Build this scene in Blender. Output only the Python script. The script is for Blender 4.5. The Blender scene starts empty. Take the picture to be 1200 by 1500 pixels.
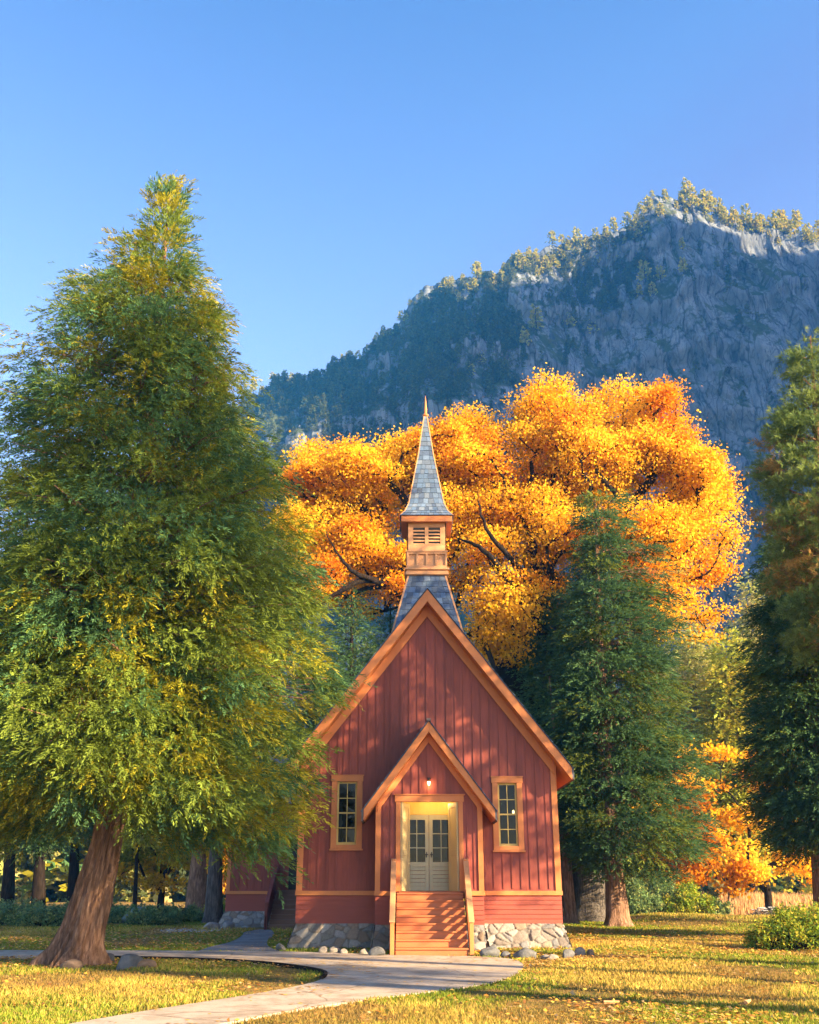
import bpy, math, random
import numpy as np
from mathutils import Vector
R = math.radians
scene = bpy.context.scene
C = scene.collection

# ------------------------------------------------------------------ camera
F = 1450.0; PITCH = math.atan(546 / F); EYE = 1.6
cp, sp = math.cos(PITCH), math.sin(PITCH)
cam_d = bpy.data.cameras.new("camera"); cam = bpy.data.objects.new("camera", cam_d); C.objects.link(cam)
cam.location = (0, 0, EYE); cam.rotation_euler = (math.pi / 2 + PITCH, 0, 0)
cam_d.sensor_fit = 'VERTICAL'; cam_d.sensor_height = 36.0; cam_d.lens = 36.0 * F / 1500.0
cam_d.clip_start = 0.1; cam_d.clip_end = 6000
scene.camera = cam

# ------------------------------------------------------------------ sun and sky
SUN_AZ = R(58)      # from the facade's normal, towards the right
SUN_EL = R(21)
S = Vector((math.sin(SUN_AZ) * math.cos(SUN_EL), -math.cos(SUN_AZ) * math.cos(SUN_EL), math.sin(SUN_EL)))
sun_d = bpy.data.lights.new("sun", 'SUN'); sun_d.energy = 5.0; sun_d.angle = R(0.5); sun_d.color = (1.0, 0.73, 0.42)
sun = bpy.data.objects.new("sun", sun_d); C.objects.link(sun)
sun.rotation_euler = S.to_track_quat('Z', 'Y').to_euler()
w = bpy.data.worlds.new("World"); scene.world = w; w.use_nodes = True
nt = w.node_tree; nt.nodes.clear()
sky = nt.nodes.new('ShaderNodeTexSky'); sky.sky_type = 'NISHITA'; sky.sun_disc = False
sky.sun_elevation = SUN_EL; sky.sun_rotation = math.atan2(S.x, S.y)
sky.air_density = 1.0; sky.dust_density = 0.8; sky.ozone_density = 4.0; sky.altitude = 1200
bg = nt.nodes.new('ShaderNodeBackground'); bg.inputs[1].default_value = 0.125
out = nt.nodes.new('ShaderNodeOutputWorld')
hs = nt.nodes.new('ShaderNodeHueSaturation'); hs.inputs['Saturation'].default_value = .97; hs.inputs['Hue'].default_value = .52
nt.links.new(sky.outputs[0], hs.inputs['Color']); # the air low over the valley is paler than the zenith: tint by elevation
tcw = nt.nodes.new('ShaderNodeTexCoord'); sxw = nt.nodes.new('ShaderNodeSeparateXYZ'); nt.links.new(tcw.outputs['Generated'], sxw.inputs[0])
rw = nt.nodes.new('ShaderNodeValToRGB'); nt.links.new(sxw.outputs[2], rw.inputs[0]); rw.color_ramp.elements[0].position = .38; rw.color_ramp.elements[0].color = (1, .765, .54, 1)
rw.color_ramp.elements[1].position = .76; rw.color_ramp.elements[1].color = (.37, .375, .385, 1)
mw = nt.nodes.new('ShaderNodeMix'); mw.data_type = 'RGBA'; mw.blend_type = 'MULTIPLY'; mw.inputs[0].default_value = 1.0
nt.links.new(hs.outputs[0], mw.inputs[6]); nt.links.new(rw.outputs[0], mw.inputs[7]); nt.links.new(mw.outputs[2], bg.inputs[0]); nt.links.new(bg.outputs[0], out.inputs[0])
scene.view_settings.view_transform = 'Standard'; scene.view_settings.look = 'None'
scene.view_settings.exposure = 2.78; scene.view_settings.gamma = 1.0
scene.cycles.max_bounces = 6; scene.cycles.diffuse_bounces = 3; scene.cycles.transmission_bounces = 4
scene.cycles.transparent_max_bounces = 8; scene.cycles.volume_bounces = 1
scene.cycles.use_denoising = True

# ------------------------------------------------------------------ pixel helpers (1200 x 1500 photograph)
def at(px, py, Y):
    a = (px - 600) / F; b = (750 - py) / F
    dy = cp - b * sp; t = Y / dy
    return Vector((a * t, Y, EYE + (sp + b * cp) * t))
def gd(px, py, z=0.0):
    a = (px - 600) / F; b = (750 - py) / F
    dz = sp + b * cp; t = (z - EYE) / dz
    return Vector((a * t, (cp - b * sp) * t, z))

# ------------------------------------------------------------------ noise
_rt = np.random.RandomState(7).rand(256, 256)
def vnoise(x, y):
    x = np.asarray(x, float); y = np.asarray(y, float)
    xi = np.floor(x).astype(int); yi = np.floor(y).astype(int)
    fx = x - xi; fy = y - yi; fx = fx * fx * (3 - 2 * fx); fy = fy * fy * (3 - 2 * fy)
    a = _rt[xi & 255, yi & 255]; b = _rt[(xi + 1) & 255, yi & 255]
    c = _rt[xi & 255, (yi + 1) & 255]; d = _rt[(xi + 1) & 255, (yi + 1) & 255]
    return (a * (1 - fx) + b * fx) * (1 - fy) + (c * (1 - fx) + d * fx) * fy
def fbm(x, y, o=4):
    s = 0; A = 1; n = 0
    for i in range(o):
        s = s + A * (vnoise(x * 2 ** i + 17.3 * i, y * 2 ** i + 9.1 * i) - .5); n += A; A *= .5
    return s / n * 2
def sstep(a, b, x):
    t = np.clip((x - a) / (b - a), 0, 1); return t * t * (3 - 2 * t)

def gz(x, y):
    """ground height: flat round the chapel and the paths, rolling to the right and far behind"""
    x = np.asarray(x, float); y = np.asarray(y, float)
    m = sstep(5.5, 11, x) * sstep(19, 26, y) * .22 + sstep(50, 70, y) * .25
    return m * (fbm(x / 7 + 3, y / 9 + 5, 3)) - .02 * (m > 0)

# ------------------------------------------------------------------ materials
def nodes(name):
    m = bpy.data.materials.new(name); m.use_nodes = True; t = m.node_tree
    for n in list(t.nodes): t.nodes.remove(n)
    o = t.nodes.new('ShaderNodeOutputMaterial'); return m, t, o
def ramp(t, fac, stops):
    r = t.nodes.new('ShaderNodeValToRGB'); e = r.color_ramp.elements
    e[0].position, e[0].color = stops[0][0], (*stops[0][1], 1)
    e[1].position, e[1].color = stops[-1][0], (*stops[-1][1], 1)
    for p, c in stops[1:-1]:
        q = e.new(p); q.color = (*c, 1)
    t.links.new(fac, r.inputs[0]); return r.outputs[0]
def tex(t, scale=5, detail=4, rough=.55, sc=(1, 1, 1), kind='noise'):
    tc = t.nodes.new('ShaderNodeTexCoord'); mp = t.nodes.new('ShaderNodeMapping'); mp.inputs['Scale'].default_value = sc
    t.links.new(tc.outputs['Object'], mp.inputs[0])
    n = t.nodes.new('ShaderNodeTexNoise' if kind == 'noise' else 'ShaderNodeTexVoronoi')
    n.inputs['Scale'].default_value = scale
    if kind == 'noise':
        n.inputs['Detail'].default_value = detail; n.inputs['Roughness'].default_value = rough
    t.links.new(mp.outputs[0], n.inputs['Vector']); return n.outputs['Fac' if kind == 'noise' else 'Distance']
def mix(t, fac, a, b, mode='MIX'):
    m = t.nodes.new('ShaderNodeMix'); m.data_type = 'RGBA'; m.blend_type = mode
    for s, v in ((0, fac), (6, a), (7, b)):
        if hasattr(v, 'links'): t.links.new(v, m.inputs[s])
        else: m.inputs[s].default_value = v if s == 0 else (*v, 1)
    return m.outputs[2]
def bump(t, h, strength=.3, dist=.02):
    b = t.nodes.new('ShaderNodeBump'); b.inputs['Strength'].default_value = strength; b.inputs['Distance'].default_value = dist
    t.links.new(h, b.inputs['Height']); return b.outputs[0]
def pbr(t, o, col, rough=.7, nrm=None, spec=.3):
    p = t.nodes.new('ShaderNodeBsdfPrincipled')
    if hasattr(col, 'links'): t.links.new(col, p.inputs['Base Color'])
    else: p.inputs['Base Color'].default_value = (*col, 1)
    p.inputs['Roughness'].default_value = rough; p.inputs['Specular IOR Level'].default_value = spec
    if nrm: t.links.new(nrm, p.inputs['Normal'])
    t.links.new(p.outputs[0], o.inputs[0]); return p
def painted(name, c, var=.25, sc=(1, 1, .12), rough=.55, spec=.3):
    m, t, o = nodes(name)
    g = tex(t, 14, 5, .6, sc); big = tex(t, 1.1, 3)
    d = tuple(x * (1 - var) for x in c); e = tuple(min(1, x * (1 + var)) for x in c)
    col = mix(t, big, ramp(t, g, [(.3, d), (.7, e)]), c)
    grain = tex(t, 60, 3, .6, sc)
    pbr(t, o, col, rough, bump(t, grain, .35, .006), spec); return m
def foliage(name, trans=.35, gain=1.0, rough=.6):
    m, t, o = nodes(name)
    a = t.nodes.new('ShaderNodeAttribute'); a.attribute_name = 'col'
    p = t.nodes.new('ShaderNodeBsdfPrincipled'); p.inputs['Roughness'].default_value = rough; p.inputs['Specular IOR Level'].default_value = .08
    tr = t.nodes.new('ShaderNodeBsdfTranslucent'); mx = t.nodes.new('ShaderNodeMixShader'); mx.inputs[0].default_value = trans
    t.links.new(a.outputs['Color'], p.inputs['Base Color']); t.links.new(a.outputs['Color'], tr.inputs[0])
    t.links.new(p.outputs[0], mx.inputs[1]); t.links.new(tr.outputs[0], mx.inputs[2]); t.links.new(mx.outputs[0], o.inputs[0]); return m
def vcol(name, rough=.8, bscale=40, bs=.4, bd=.01, mot=.35):
    m, t, o = nodes(name)
    a = t.nodes.new('ShaderNodeAttribute'); a.attribute_name = 'col'
    n = tex(t, bscale, 5, .65)
    k = ramp(t, n, [(.25, (1 - mot,) * 3), (.75, (1 + mot * .3,) * 3)])
    pbr(t, o, mix(t, 1.0, a.outputs['Color'], k, 'MULTIPLY'), rough, bump(t, n, bs, bd)); return m

M = {}
M['red'] = painted('barn_red_paint', (.29, .070, .046), .22)
_m = M['red']; _t = _m.node_tree; _p = [n for n in _t.nodes if n.type == 'BSDF_PRINCIPLED'][0]; _s = _p.inputs['Base Color'].links[0].from_socket
_tc = _t.nodes.new('ShaderNodeTexCoord'); _sx = _t.nodes.new('ShaderNodeSeparateXYZ'); _t.links.new(_tc.outputs['Object'], _sx.inputs[0])
_d = _t.nodes.new('ShaderNodeMath'); _d.operation = 'MULTIPLY'; _d.inputs[1].default_value = 4.03; _t.links.new(_sx.outputs[0], _d.inputs[0])
_f = _t.nodes.new('ShaderNodeMath'); _f.operation = 'FLOOR'; _t.links.new(_d.outputs[0], _f.inputs[0])
_w = _t.nodes.new('ShaderNodeTexWhiteNoise'); _w.noise_dimensions = '1D'; _t.links.new(_f.outputs[0], _w.inputs['W'])
_k = ramp(_t, _w.outputs[0], [(0, (.80, .80, .82)), (1, (1.12, 1.1, 1.08))]); _g = ramp(_t, tex(_t, 2.2, 6, .7, (1.5, 1, .35)), [(.35, (.78, .8, .85)), (.6, (1, 1, 1))])
_t.links.new(mix(_t, 1.0, mix(_t, 1.0, _s, _k, 'MULTIPLY'), _g, 'MULTIPLY'), _p.inputs['Base Color'])
M['red_lap'] = painted('red_lap_paint', (.28, .066, .042), .18, (.12, 1, 1))
M['trim'] = painted('tan_orange_paint', (.57, .205, .066), .12, (.5, .5, .3))
M['belfry'] = painted('tan_belfry_paint', (.56, .285, .13), .12, (.5, .5, .3))
M['deck'] = painted('brown_stair_paint', (.44, .145, .055), .2, (.15, 1, 1))
M['cream'] = painted('cream_yellow_paint', (.66, .46, .13), .1)
M['leafdoor'] = painted('pale_door_paint', (.50, .41, .21), .15)

M['sage'] = painted('sage_door_paint', (.40, .38, .24), .08)
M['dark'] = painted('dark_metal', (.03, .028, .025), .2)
def m_glass():
    m, t, o = nodes('window_glass')
    g = t.nodes.new('ShaderNodeBsdfGlossy'); g.inputs['Roughness'].default_value = .03
    tr = t.nodes.new('ShaderNodeBsdfTransparent'); tr.inputs[0].default_value = (.22, .24, .22, 1)
    fr = t.nodes.new('ShaderNodeFresnel'); fr.inputs[0].default_value = 1.45
    n = tex(t, 3, 2); t.links.new(bump(t, n, .15, .02), g.inputs['Normal'])
    mx = t.nodes.new('ShaderNodeMixShader'); mm = t.nodes.new('ShaderNodeMath'); mm.operation = 'MULTIPLY'; mm.inputs[1].default_value = .6; t.links.new(fr.outputs[0], mm.inputs[0]); t.links.new(mm.outputs[0], mx.inputs[0])
    t.links.new(tr.outputs[0], mx.inputs[1]); t.links.new(g.outputs[0], mx.inputs[2]); t.links.new(mx.outputs[0], o.inputs[0]); return m
M['glass'] = m_glass()
def m_emit(name, c, s):
    m, t, o = nodes(name); e = t.nodes.new('ShaderNodeEmission'); e.inputs[0].default_value = (*c, 1); e.inputs[1].default_value = s
    t.links.new(e.outputs[0], o.inputs[0]); return m
M['bulb'] = m_emit('warm_bulb', (1, .62, .22), 4)
M['shingle'] = vcol('wood_shingle', .75, 30, .5, .01, .4)
M['stone'] = vcol('field_stone', .85, 22, .6, .015, .35)
M['rock'] = vcol('garden_rock', .85, 12, .7, .03, .4)
M['leaf'] = foliage('cedar_spray', .38)
M['gold'] = foliage('golden_oak_leaf', .58)
M['grass'] = foliage('grass_blade', .35)
M['litter'] = foliage('fallen_leaf', .2)
def m_bark(name, c1, c2, sc=(6, 6, .9), bd=.05):
    m, t, o = nodes(name)
    n = tex(t, 2.2, 7, .7, sc); n2 = tex(t, 7, 4, .6, (2, 2, .5))
    col = mix(t, n2, ramp(t, n, [(.40, tuple(x * .18 for x in c1)), (.5, c1), (.62, c2)]), c1)
    pbr(t, o, col, .9, bump(t, n, 1.0, bd * 1.6), .1); return m
M['bark_red'] = m_bark('cinnamon_bark', (.22, .125, .08), (.48, .31, .21))
M['bark_grey'] = m_bark('grey_bark', (.10, .088, .08), (.2, .18, .165))
M['bark_dark'] = m_bark('dark_oak_bark', (.018, .013, .010), (.045, .032, .025))
def m_ground():
    m, t, o = nodes('lawn_soil')
    big = tex(t, .22, 5, .6); mid = tex(t, 1.7, 5, .65); fine = tex(t, 26, 6, .7)
    green = ramp(t, fine, [(.3, (.045, .05, .012)), (.7, (.13, .135, .03))])
    dry = ramp(t, fine, [(.3, (.16, .08, .025)), (.55, (.34, .2, .065)), (.75, (.5, .31, .11))])
    k = mix(t, .6, big, mid); fac = ramp(t, k, [(.42, (0, 0, 0)), (.56, (1, 1, 1))])
    pbr(t, o, mix(t, fac, green, dry), .95, bump(t, fine, .8, .03), .1); return m
M['ground'] = m_ground()
def m_path(name, c1, c2):
    m, t, o = nodes(name)
    a = tex(t, .8, 4); f = tex(t, 60, 5, .7); s = tex(t, 5, 6, .7)
    col = mix(t, .45, ramp(t, a, [(.35, c1), (.65, c2)]), ramp(t, s, [(.3, tuple(x * .75 for x in c1)), (.7, c2)]))
    col = mix(t, .5, col, ramp(t, f, [(.3, tuple(x * .7 for x in c1)), (.7, c2)]))
    tc = t.nodes.new('ShaderNodeTexCoord'); nz = t.nodes.new('ShaderNodeTexNoise'); nz.inputs['Scale'].default_value = 1.6; nz.inputs['Detail'].default_value = 5
    t.links.new(tc.outputs['Object'], nz.inputs['Vector']); va = mix(t, .22, tc.outputs['Object'], nz.outputs['Color'])
    vo = t.nodes.new('ShaderNodeTexVoronoi'); vo.feature = 'DISTANCE_TO_EDGE'; vo.inputs['Scale'].default_value = .33; t.links.new(va, vo.inputs['Vector'])
    crk = ramp(t, vo.outputs['Distance'], [(0, (.55, .52, .5)), (.006, (1, 1, 1))]); st = ramp(t, tex(t, 1.3, 7, .75), [(.36, (.62, .58, .52)), (.55, (1, 1, 1))])
    col = mix(t, 1.0, mix(t, 1.0, col, crk, 'MULTIPLY'), st, 'MULTIPLY')
    pbr(t, o, col, .9, bump(t, f, .35, .006), .15); return m
M['concrete'] = m_path('worn_concrete', (.38, .31, .24), (.55, .465, .37))
M['asphalt'] = m_path('grey_asphalt', (.16, .16, .16), (.25, .25, .25))

# ------------------------------------------------------------------ mesh helpers
def raw(name, V, Q, mat, parent=None, col=None, smooth=False):
    """V (n,3), Q (m,4) or (m,3) arrays, col (n,3) -> one mesh object"""
    V = np.ascontiguousarray(V, np.float32); Q = np.ascontiguousarray(Q, np.int32); k = Q.shape[1]
    me = bpy.data.meshes.new(name); me.vertices.add(len(V)); me.vertices.foreach_set('co', V.ravel())
    me.loops.add(Q.size); me.loops.foreach_set('vertex_index', Q.ravel())
    me.polygons.add(len(Q)); me.polygons.foreach_set('loop_start', np.arange(0, Q.size, k, dtype=np.int32))
    me.polygons.foreach_set('loop_total', np.full(len(Q), k, np.int32))
    if smooth: me.polygons.foreach_set('use_smooth', np.ones(len(Q), bool))
    me.update(calc_edges=True)
    if col is not None:
        a = me.color_attributes.new('col', 'FLOAT_COLOR', 'POINT')
        cc = np.ones((len(V), 4), np.float32); cc[:, :3] = np.clip(col, 0, 1); a.data.foreach_set('color', cc.ravel())
    me.materials.append(mat)
    o = bpy.data.objects.new(name, me); C.objects.link(o)
    if parent is not None: o.parent = parent
    return o
class MB:
    def __init__(s): s.v = []; s.f = []; s.c = []
    def poly(s, pts, faces, col=None):
        n = len(s.v); s.v += [tuple(p) for p in pts]; s.f += [tuple(i + n for i in f) for f in faces]; s.c += [col or (1, 1, 1)] * len(pts); return s
    def box(s, x0, x1, y0, y1, z0, z1, col=None):
        return s.poly([(x0, y0, z0), (x1, y0, z0), (x1, y1, z0), (x0, y1, z0), (x0, y0, z1), (x1, y0, z1), (x1, y1, z1), (x0, y1, z1)],
                      [(0, 3, 2, 1), (4, 5, 6, 7), (0, 1, 5, 4), (1, 2, 6, 5), (2, 3, 7, 6), (3, 0, 4, 7)], col)
    def prism(s, pts, y0, y1, col=None):
        """pts in (x,z), counter-clockwise seen from -Y, extruded from y0 to y1"""
        n = len(pts); v = [(x, y0, z) for x, z in pts] + [(x, y1, z) for x, z in pts]
        return s.poly(v, [tuple(range(n)), tuple(range(2 * n - 1, n - 1, -1))] + [(i, i + n, (i + 1) % n + n, (i + 1) % n) for i in range(n)], col)
    def prismx(s, pts, x0, x1, col=None):
        """pts in (y,z) extruded along x"""
        n = len(pts); v = [(x0, y, z) for y, z in pts] + [(x1, y, z) for y, z in pts]
        return s.poly(v, [tuple(range(n)), tuple(range(2 * n - 1, n - 1, -1))] + [(i, i + n, (i + 1) % n + n, (i + 1) % n) for i in range(n)], col)
    def cyl(s, c, r0, r1, h, n=12, col=None):
        x, y, z = c; v = []
        for k, (r, zz) in enumerate(((r0, z), (r1, z + h))):
            v += [(x + r * math.cos(2 * math.pi * i / n), y + r * math.sin(2 * math.pi * i / n), zz) for i in range(n)]
        return s.poly(v, [tuple(range(n))[::-1], tuple(range(n, 2 * n))] + [(i, (i + 1) % n, (i + 1) % n + n, i + n) for i in range(n)], col)
    def build(s, name, mat, parent=None, bevel=0, loc=None):
        me = bpy.data.meshes.new(name); me.from_pydata(s.v, [], s.f)
        a = me.color_attributes.new('col', 'FLOAT_COLOR', 'POINT')
        a.data.foreach_set('color', np.array([(*c, 1) for c in s.c], np.float32).ravel())
        import bmesh
        b = bmesh.new(); b.from_mesh(me); bmesh.ops.recalc_face_normals(b, faces=b.faces); b.to_mesh(me); b.free()
        me.materials.append(mat); o = bpy.data.objects.new(name, me); C.objects.link(o)
        if parent is not None: o.parent = parent
        if bevel:
            m = o.modifiers.new('bevel', 'BEVEL'); m.width = bevel; m.segments = 2; m.limit_method = 'ANGLE'
        return o
def tag(o, label=None, cat=None, group=None, kind=None):
    if label: o['label'] = label
    if cat: o['category'] = cat
    if group: o['group'] = group
    if kind: o['kind'] = kind
    return o
def empty(name, loc, label, cat, group=None):
    o = bpy.data.objects.new(name, None); C.objects.link(o); o.location = loc; o.empty_display_size = .3
    return tag(o, label, cat, group)
def copy_tree(o, loc, rz=0, s=1.0, label=None, cat=None, group=None):
    r = o.copy(); C.objects.link(r); r.location = loc; r.rotation_euler = (0, 0, rz)
    r.scale = (s, s, s) if not isinstance(s, tuple) else s
    tag(r, label, cat, group)
    for ch in list(o.children):
        c = ch.copy(); C.objects.link(c); c.parent = r
        for g in list(ch.children):
            d = g.copy(); C.objects.link(d); d.parent = c
    return r
def tubes(paths, nseg=6):
    """paths: list of (pts (k,3), radii (k,)) -> V, Q"""
    Vs = []; Qs = []; off = 0
    ang = np.linspace(0, 2 * np.pi, nseg, endpoint=False); ca = np.cos(ang); sa = np.sin(ang)
    for P, r in paths:
        P = np.asarray(P, float); r = np.asarray(r, float); k = len(P)
        T = np.gradient(P, axis=0); T /= np.linalg.norm(T, axis=1)[:, None] + 1e-9
        ref = np.array([0, 0, 1.]) if abs(T[0, 2]) < .8 else np.array([1., 0, 0])
        A = np.cross(T, ref); A /= np.linalg.norm(A, axis=1)[:, None] + 1e-9; B = np.cross(T, A)
        V = P[:, None, :] + r[:, None, None] * (A[:, None, :] * ca[None, :, None] + B[:, None, :] * sa[None, :, None])
        Vs.append(V.reshape(-1, 3))
        i = np.arange(k - 1)[:, None] * nseg; j = np.arange(nseg)[None, :]; j2 = (j + 1) % nseg
        Qs.append(np.stack([i + j, i + j2, i + nseg + j2, i + nseg + j], -1).reshape(-1, 4) + off); off += k * nseg
    return np.concatenate(Vs), np.concatenate(Qs)
def unit(a): return a / (np.linalg.norm(a, axis=-1, keepdims=True) + 1e-9)
def blades(rs, P, D, K, L, Wd, spread, col, jit=.35, flat=.25):
    """fan-shaped sprays: K narrow diamonds round each direction D at P; col (n,3)"""
    n = len(P); Rv = unit(rs.randn(n, 3)); Sd = unit(np.cross(D, Rv)); Nn = np.cross(D, Sd)
    phi = (rs.rand(n, K) - .5) * 2 * spread; o = rs.rand(n, K) * .75
    ll = L * (1 - .45 * o) * (.7 + .6 * rs.rand(n, K))
    d = D[:, None] * np.cos(phi)[..., None] + Sd[:, None] * np.sin(phi)[..., None] + Nn[:, None] * (rs.randn(n, K, 1) * flat)
    d = unit(d); base = P[:, None] + D[:, None] * (o * L)[..., None]
    side = unit(np.cross(d, unit(Nn[:, None] + rs.randn(n, K, 3) * .5))) * (Wd * (.7 + .6 * rs.rand(n, K)))[..., None] * .5
    tip = base + d * ll[..., None]; mid = base + d * (ll * .45)[..., None]
    V = np.stack([base, mid + side, tip, mid - side], 2).reshape(-1, 3)
    Q = np.arange(n * K * 4).reshape(-1, 4)
    c = col[:, None, :] * (1 + jit * (rs.rand(n, K, 1) - .5)); c = np.repeat(c[:, :, None, :], 4, 2).reshape(-1, 3)
    return V, Q, c
def plumes(rs, P, D, K, L, Wd, col, jit=.35, droop=.3):
    """feather-like cedar sprays: K short barbs left and right of a drooping stem along D"""
    n = len(P); Sd = unit(np.cross(D, unit(rs.randn(n, 3) * .5 + np.array([0, 0, 1.0])))); Nn = np.cross(D, Sd)
    o = (np.arange(K)[None] + rs.rand(n, K)) / K; sg = np.where(np.arange(K) % 2 == 0, 1.0, -1.0)[None]; Ls = L * (.65 + .7 * rs.rand(n, 1))
    phi = sg * (.62 - .4 * o + .3 * (rs.rand(n, K) - .5)); ll = Ls * (.52 - .28 * o) * (.75 + .5 * rs.rand(n, K))
    d = D[:, None] * np.cos(phi)[..., None] + Sd[:, None] * np.sin(phi)[..., None] + Nn[:, None] * (rs.randn(n, K, 1) * .22) - np.array([0, 0, droop]) * o[..., None]
    d = unit(d); base = P[:, None] + D[:, None] * (o * Ls)[..., None] - np.array([0, 0, 1.0]) * (o ** 2 * Ls * droop)[..., None]
    side = unit(np.cross(d, unit(Nn[:, None] + rs.randn(n, K, 3) * .35))) * (Wd * (.7 + .6 * rs.rand(n, K)))[..., None] * .5
    tip = base + d * ll[..., None]; mid = base + d * (ll * .5)[..., None]
    V = np.stack([base, mid + side, tip, mid - side], 2).reshape(-1, 3); Q = np.arange(n * K * 4).reshape(-1, 4)
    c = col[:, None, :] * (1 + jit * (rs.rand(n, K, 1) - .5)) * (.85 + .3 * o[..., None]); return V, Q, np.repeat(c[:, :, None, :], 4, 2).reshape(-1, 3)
def leaves(rs, P, size, col, jit=.4, aspect=1.0):
    n = len(P); a = unit(rs.randn(n, 3)); b = unit(np.cross(a, rs.randn(n, 3)))
    s = size * (.6 + .8 * rs.rand(n, 1)); a = a * s * .5; b = b * s * .5 * aspect
    V = np.stack([P - a, P + b * .9, P + a, P - b * .9], 1).reshape(-1, 3); Q = np.arange(n * 4).reshape(-1, 4)
    c = col * (1 + jit * (rs.rand(n, 1) - .5)); return V, Q, np.repeat(c[:, None], 4, 1).reshape(-1, 3)

# ------------------------------------------------------------------ the setting: ground and paths
def ground():
    xs = np.concatenate([np.linspace(-1500, -60, 12), np.linspace(-56, 60, 233), np.linspace(70, 1500, 14)])
    ys = np.concatenate([np.linspace(-600, -10, 8), np.linspace(-5, 120, 251), np.linspace(135, 1500, 14)])
    X, Y = np.meshgrid(xs, ys); V = np.stack([X, Y, gz(X, Y)], -1).reshape(-1, 3)
    a = len(xs); i = np.arange(len(ys) - 1)[:, None] * a + np.arange(a - 1)[None]
    Q = np.stack([i, i + 1, i + a + 1, i + a], -1).reshape(-1, 4)
    tag(raw('ground', V, Q, M['ground'], smooth=True), kind='structure')
ground()
def poly_sheet(name, pts, z, mat, edge=0.0):
    mb = MB(); n = len(pts); v = [(p.x, p.y, z) for p in pts] + [(p.x, p.y, -.05) for p in pts]
    mb.poly(v, [tuple(range(n))] + [(i, i + n, (i + 1) % n + n, (i + 1) % n) for i in range(n)])
    return tag(mb.build(name, mat), kind='structure')
def smooth_px(pts, n=5):
    out = []; k = len(pts)
    for i in range(k - 1):
        p0 = pts[max(i - 1, 0)]; p1 = pts[i]; p2 = pts[i + 1]; p3 = pts[min(i + 2, k - 1)]
        for j in range(n):
            t = j / n
            out.append(tuple(.5 * ((2 * p1[q]) + (-p0[q] + p2[q]) * t + (2 * p0[q] - 5 * p1[q] + 4 * p2[q] - p3[q]) * t * t + (-p0[q] + 3 * p1[q] - 3 * p2[q] + p3[q]) * t ** 3) for q in (0, 1)))
    return out + [pts[-1]]
outer = smooth_px([(250, 1520), (340, 1500), (430, 1483), (520, 1470), (600, 1459), (680, 1449), (735, 1438), (760, 1426), (766, 1414), (745, 1406), (690, 1402.5)])
far = [(690, 1402.5), (580, 1401), (500, 1397.5), (400, 1395), (200, 1394), (0, 1393.5), (-250, 1393)]
island = smooth_px([(-250, 1403.5), (0, 1404), (150, 1405), (300, 1408.5), (380, 1413), (440, 1420), (470, 1426), (477, 1432), (460, 1441), (410, 1452), (340, 1464), (270, 1475), (190, 1488), (120, 1500), (40, 1515)])
PATH_PX = outer + far[1:] + island
path_pts = [gd(*p) for p in PATH_PX]
poly_sheet('path', path_pts, .03, M['concrete'])
side_px = smooth_px([(290, 1393.8), (310, 1387), (335, 1381), (352, 1373), (358, 1366), (380, 1362)]) + smooth_px([(398, 1362), (402, 1370), (392, 1378), (394, 1387), (412, 1395)])
side_pts = [gd(*p) for p in side_px]
poly_sheet('side_path', side_pts, .012, M['asphalt'])
def inside(px, py, poly):
    c = np.zeros(len(px), bool); n = len(poly)
    for i in range(n):
        x0, y0 = poly[i]; x1, y1 = poly[i - 1]
        k = ((y0 > py) != (y1 > py)) & (px < (x1 - x0) * (py - y0) / (y1 - y0 + 1e-12) + x0)
        c ^= k
    return c
PATH_XY = [(p.x, p.y) for p in path_pts]; SIDE_XY = [(p.x, p.y) for p in side_pts]

# dark edging strip round the lawn island
ed = MB(); ip = [gd(*p) for p in island if p[0] > 120]
for a, b in zip(ip[:-1], ip[1:]):
    if a.y < 19.5: continue
    d = (b - a).normalized(); n = Vector((-d.y, d.x, 0)) * .03
    ed.poly([(a + n)[:2] + (0.0,), (b + n)[:2] + (0.0,), (b - n)[:2] + (0.0,), (a - n)[:2] + (0.0,), (a + n)[:2] + (.075,), (b + n)[:2] + (.075,), (b - n)[:2] + (.075,), (a - n)[:2] + (.075,)],
            [(4, 5, 6, 7), (0, 1, 5, 4), (3, 7, 6, 2), (0, 4, 7, 3), (1, 2, 6, 5)])
tag(ed.build('lawn_edging', M['bark_dark']), 'low dark edging strip curving between the lawn island and the path', 'edging')

# ------------------------------------------------------------------ chapel
XC = .53; HW = 3.6; YF = 29.0; YB = 45.0
chapel = empty('chapel', (XC, 37, 0), 'small red wooden chapel with steep gabled front, blue shingled steeple and tan trim', 'chapel')
def P(mb, name, mat, parent=chapel, bevel=0):
    o = mb.build(name, mat, parent, bevel)
    if parent is chapel: o.matrix_parent_inverse = INV
    return o
bpy.context.view_layer.update()
INV = chapel.matrix_world.inverted()
SL = 1.29; TOP = 9.86; TH = .36           # roof pitch, ridge height (outer), vertical thickness
def ru(x): return TOP - TH - SL * abs(x - XC)      # underside of roof
FL = 1.40                                   # floor / belt height
# porch numbers
PX0, PX1, PY = -.89, 1.95, 28.1; PC = .53; PSL = 1.33; PTOP = 5.86; PTH = .30
def pru(x): return PTOP - PTH - PSL * abs(x - PC)

wall = MB()
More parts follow.
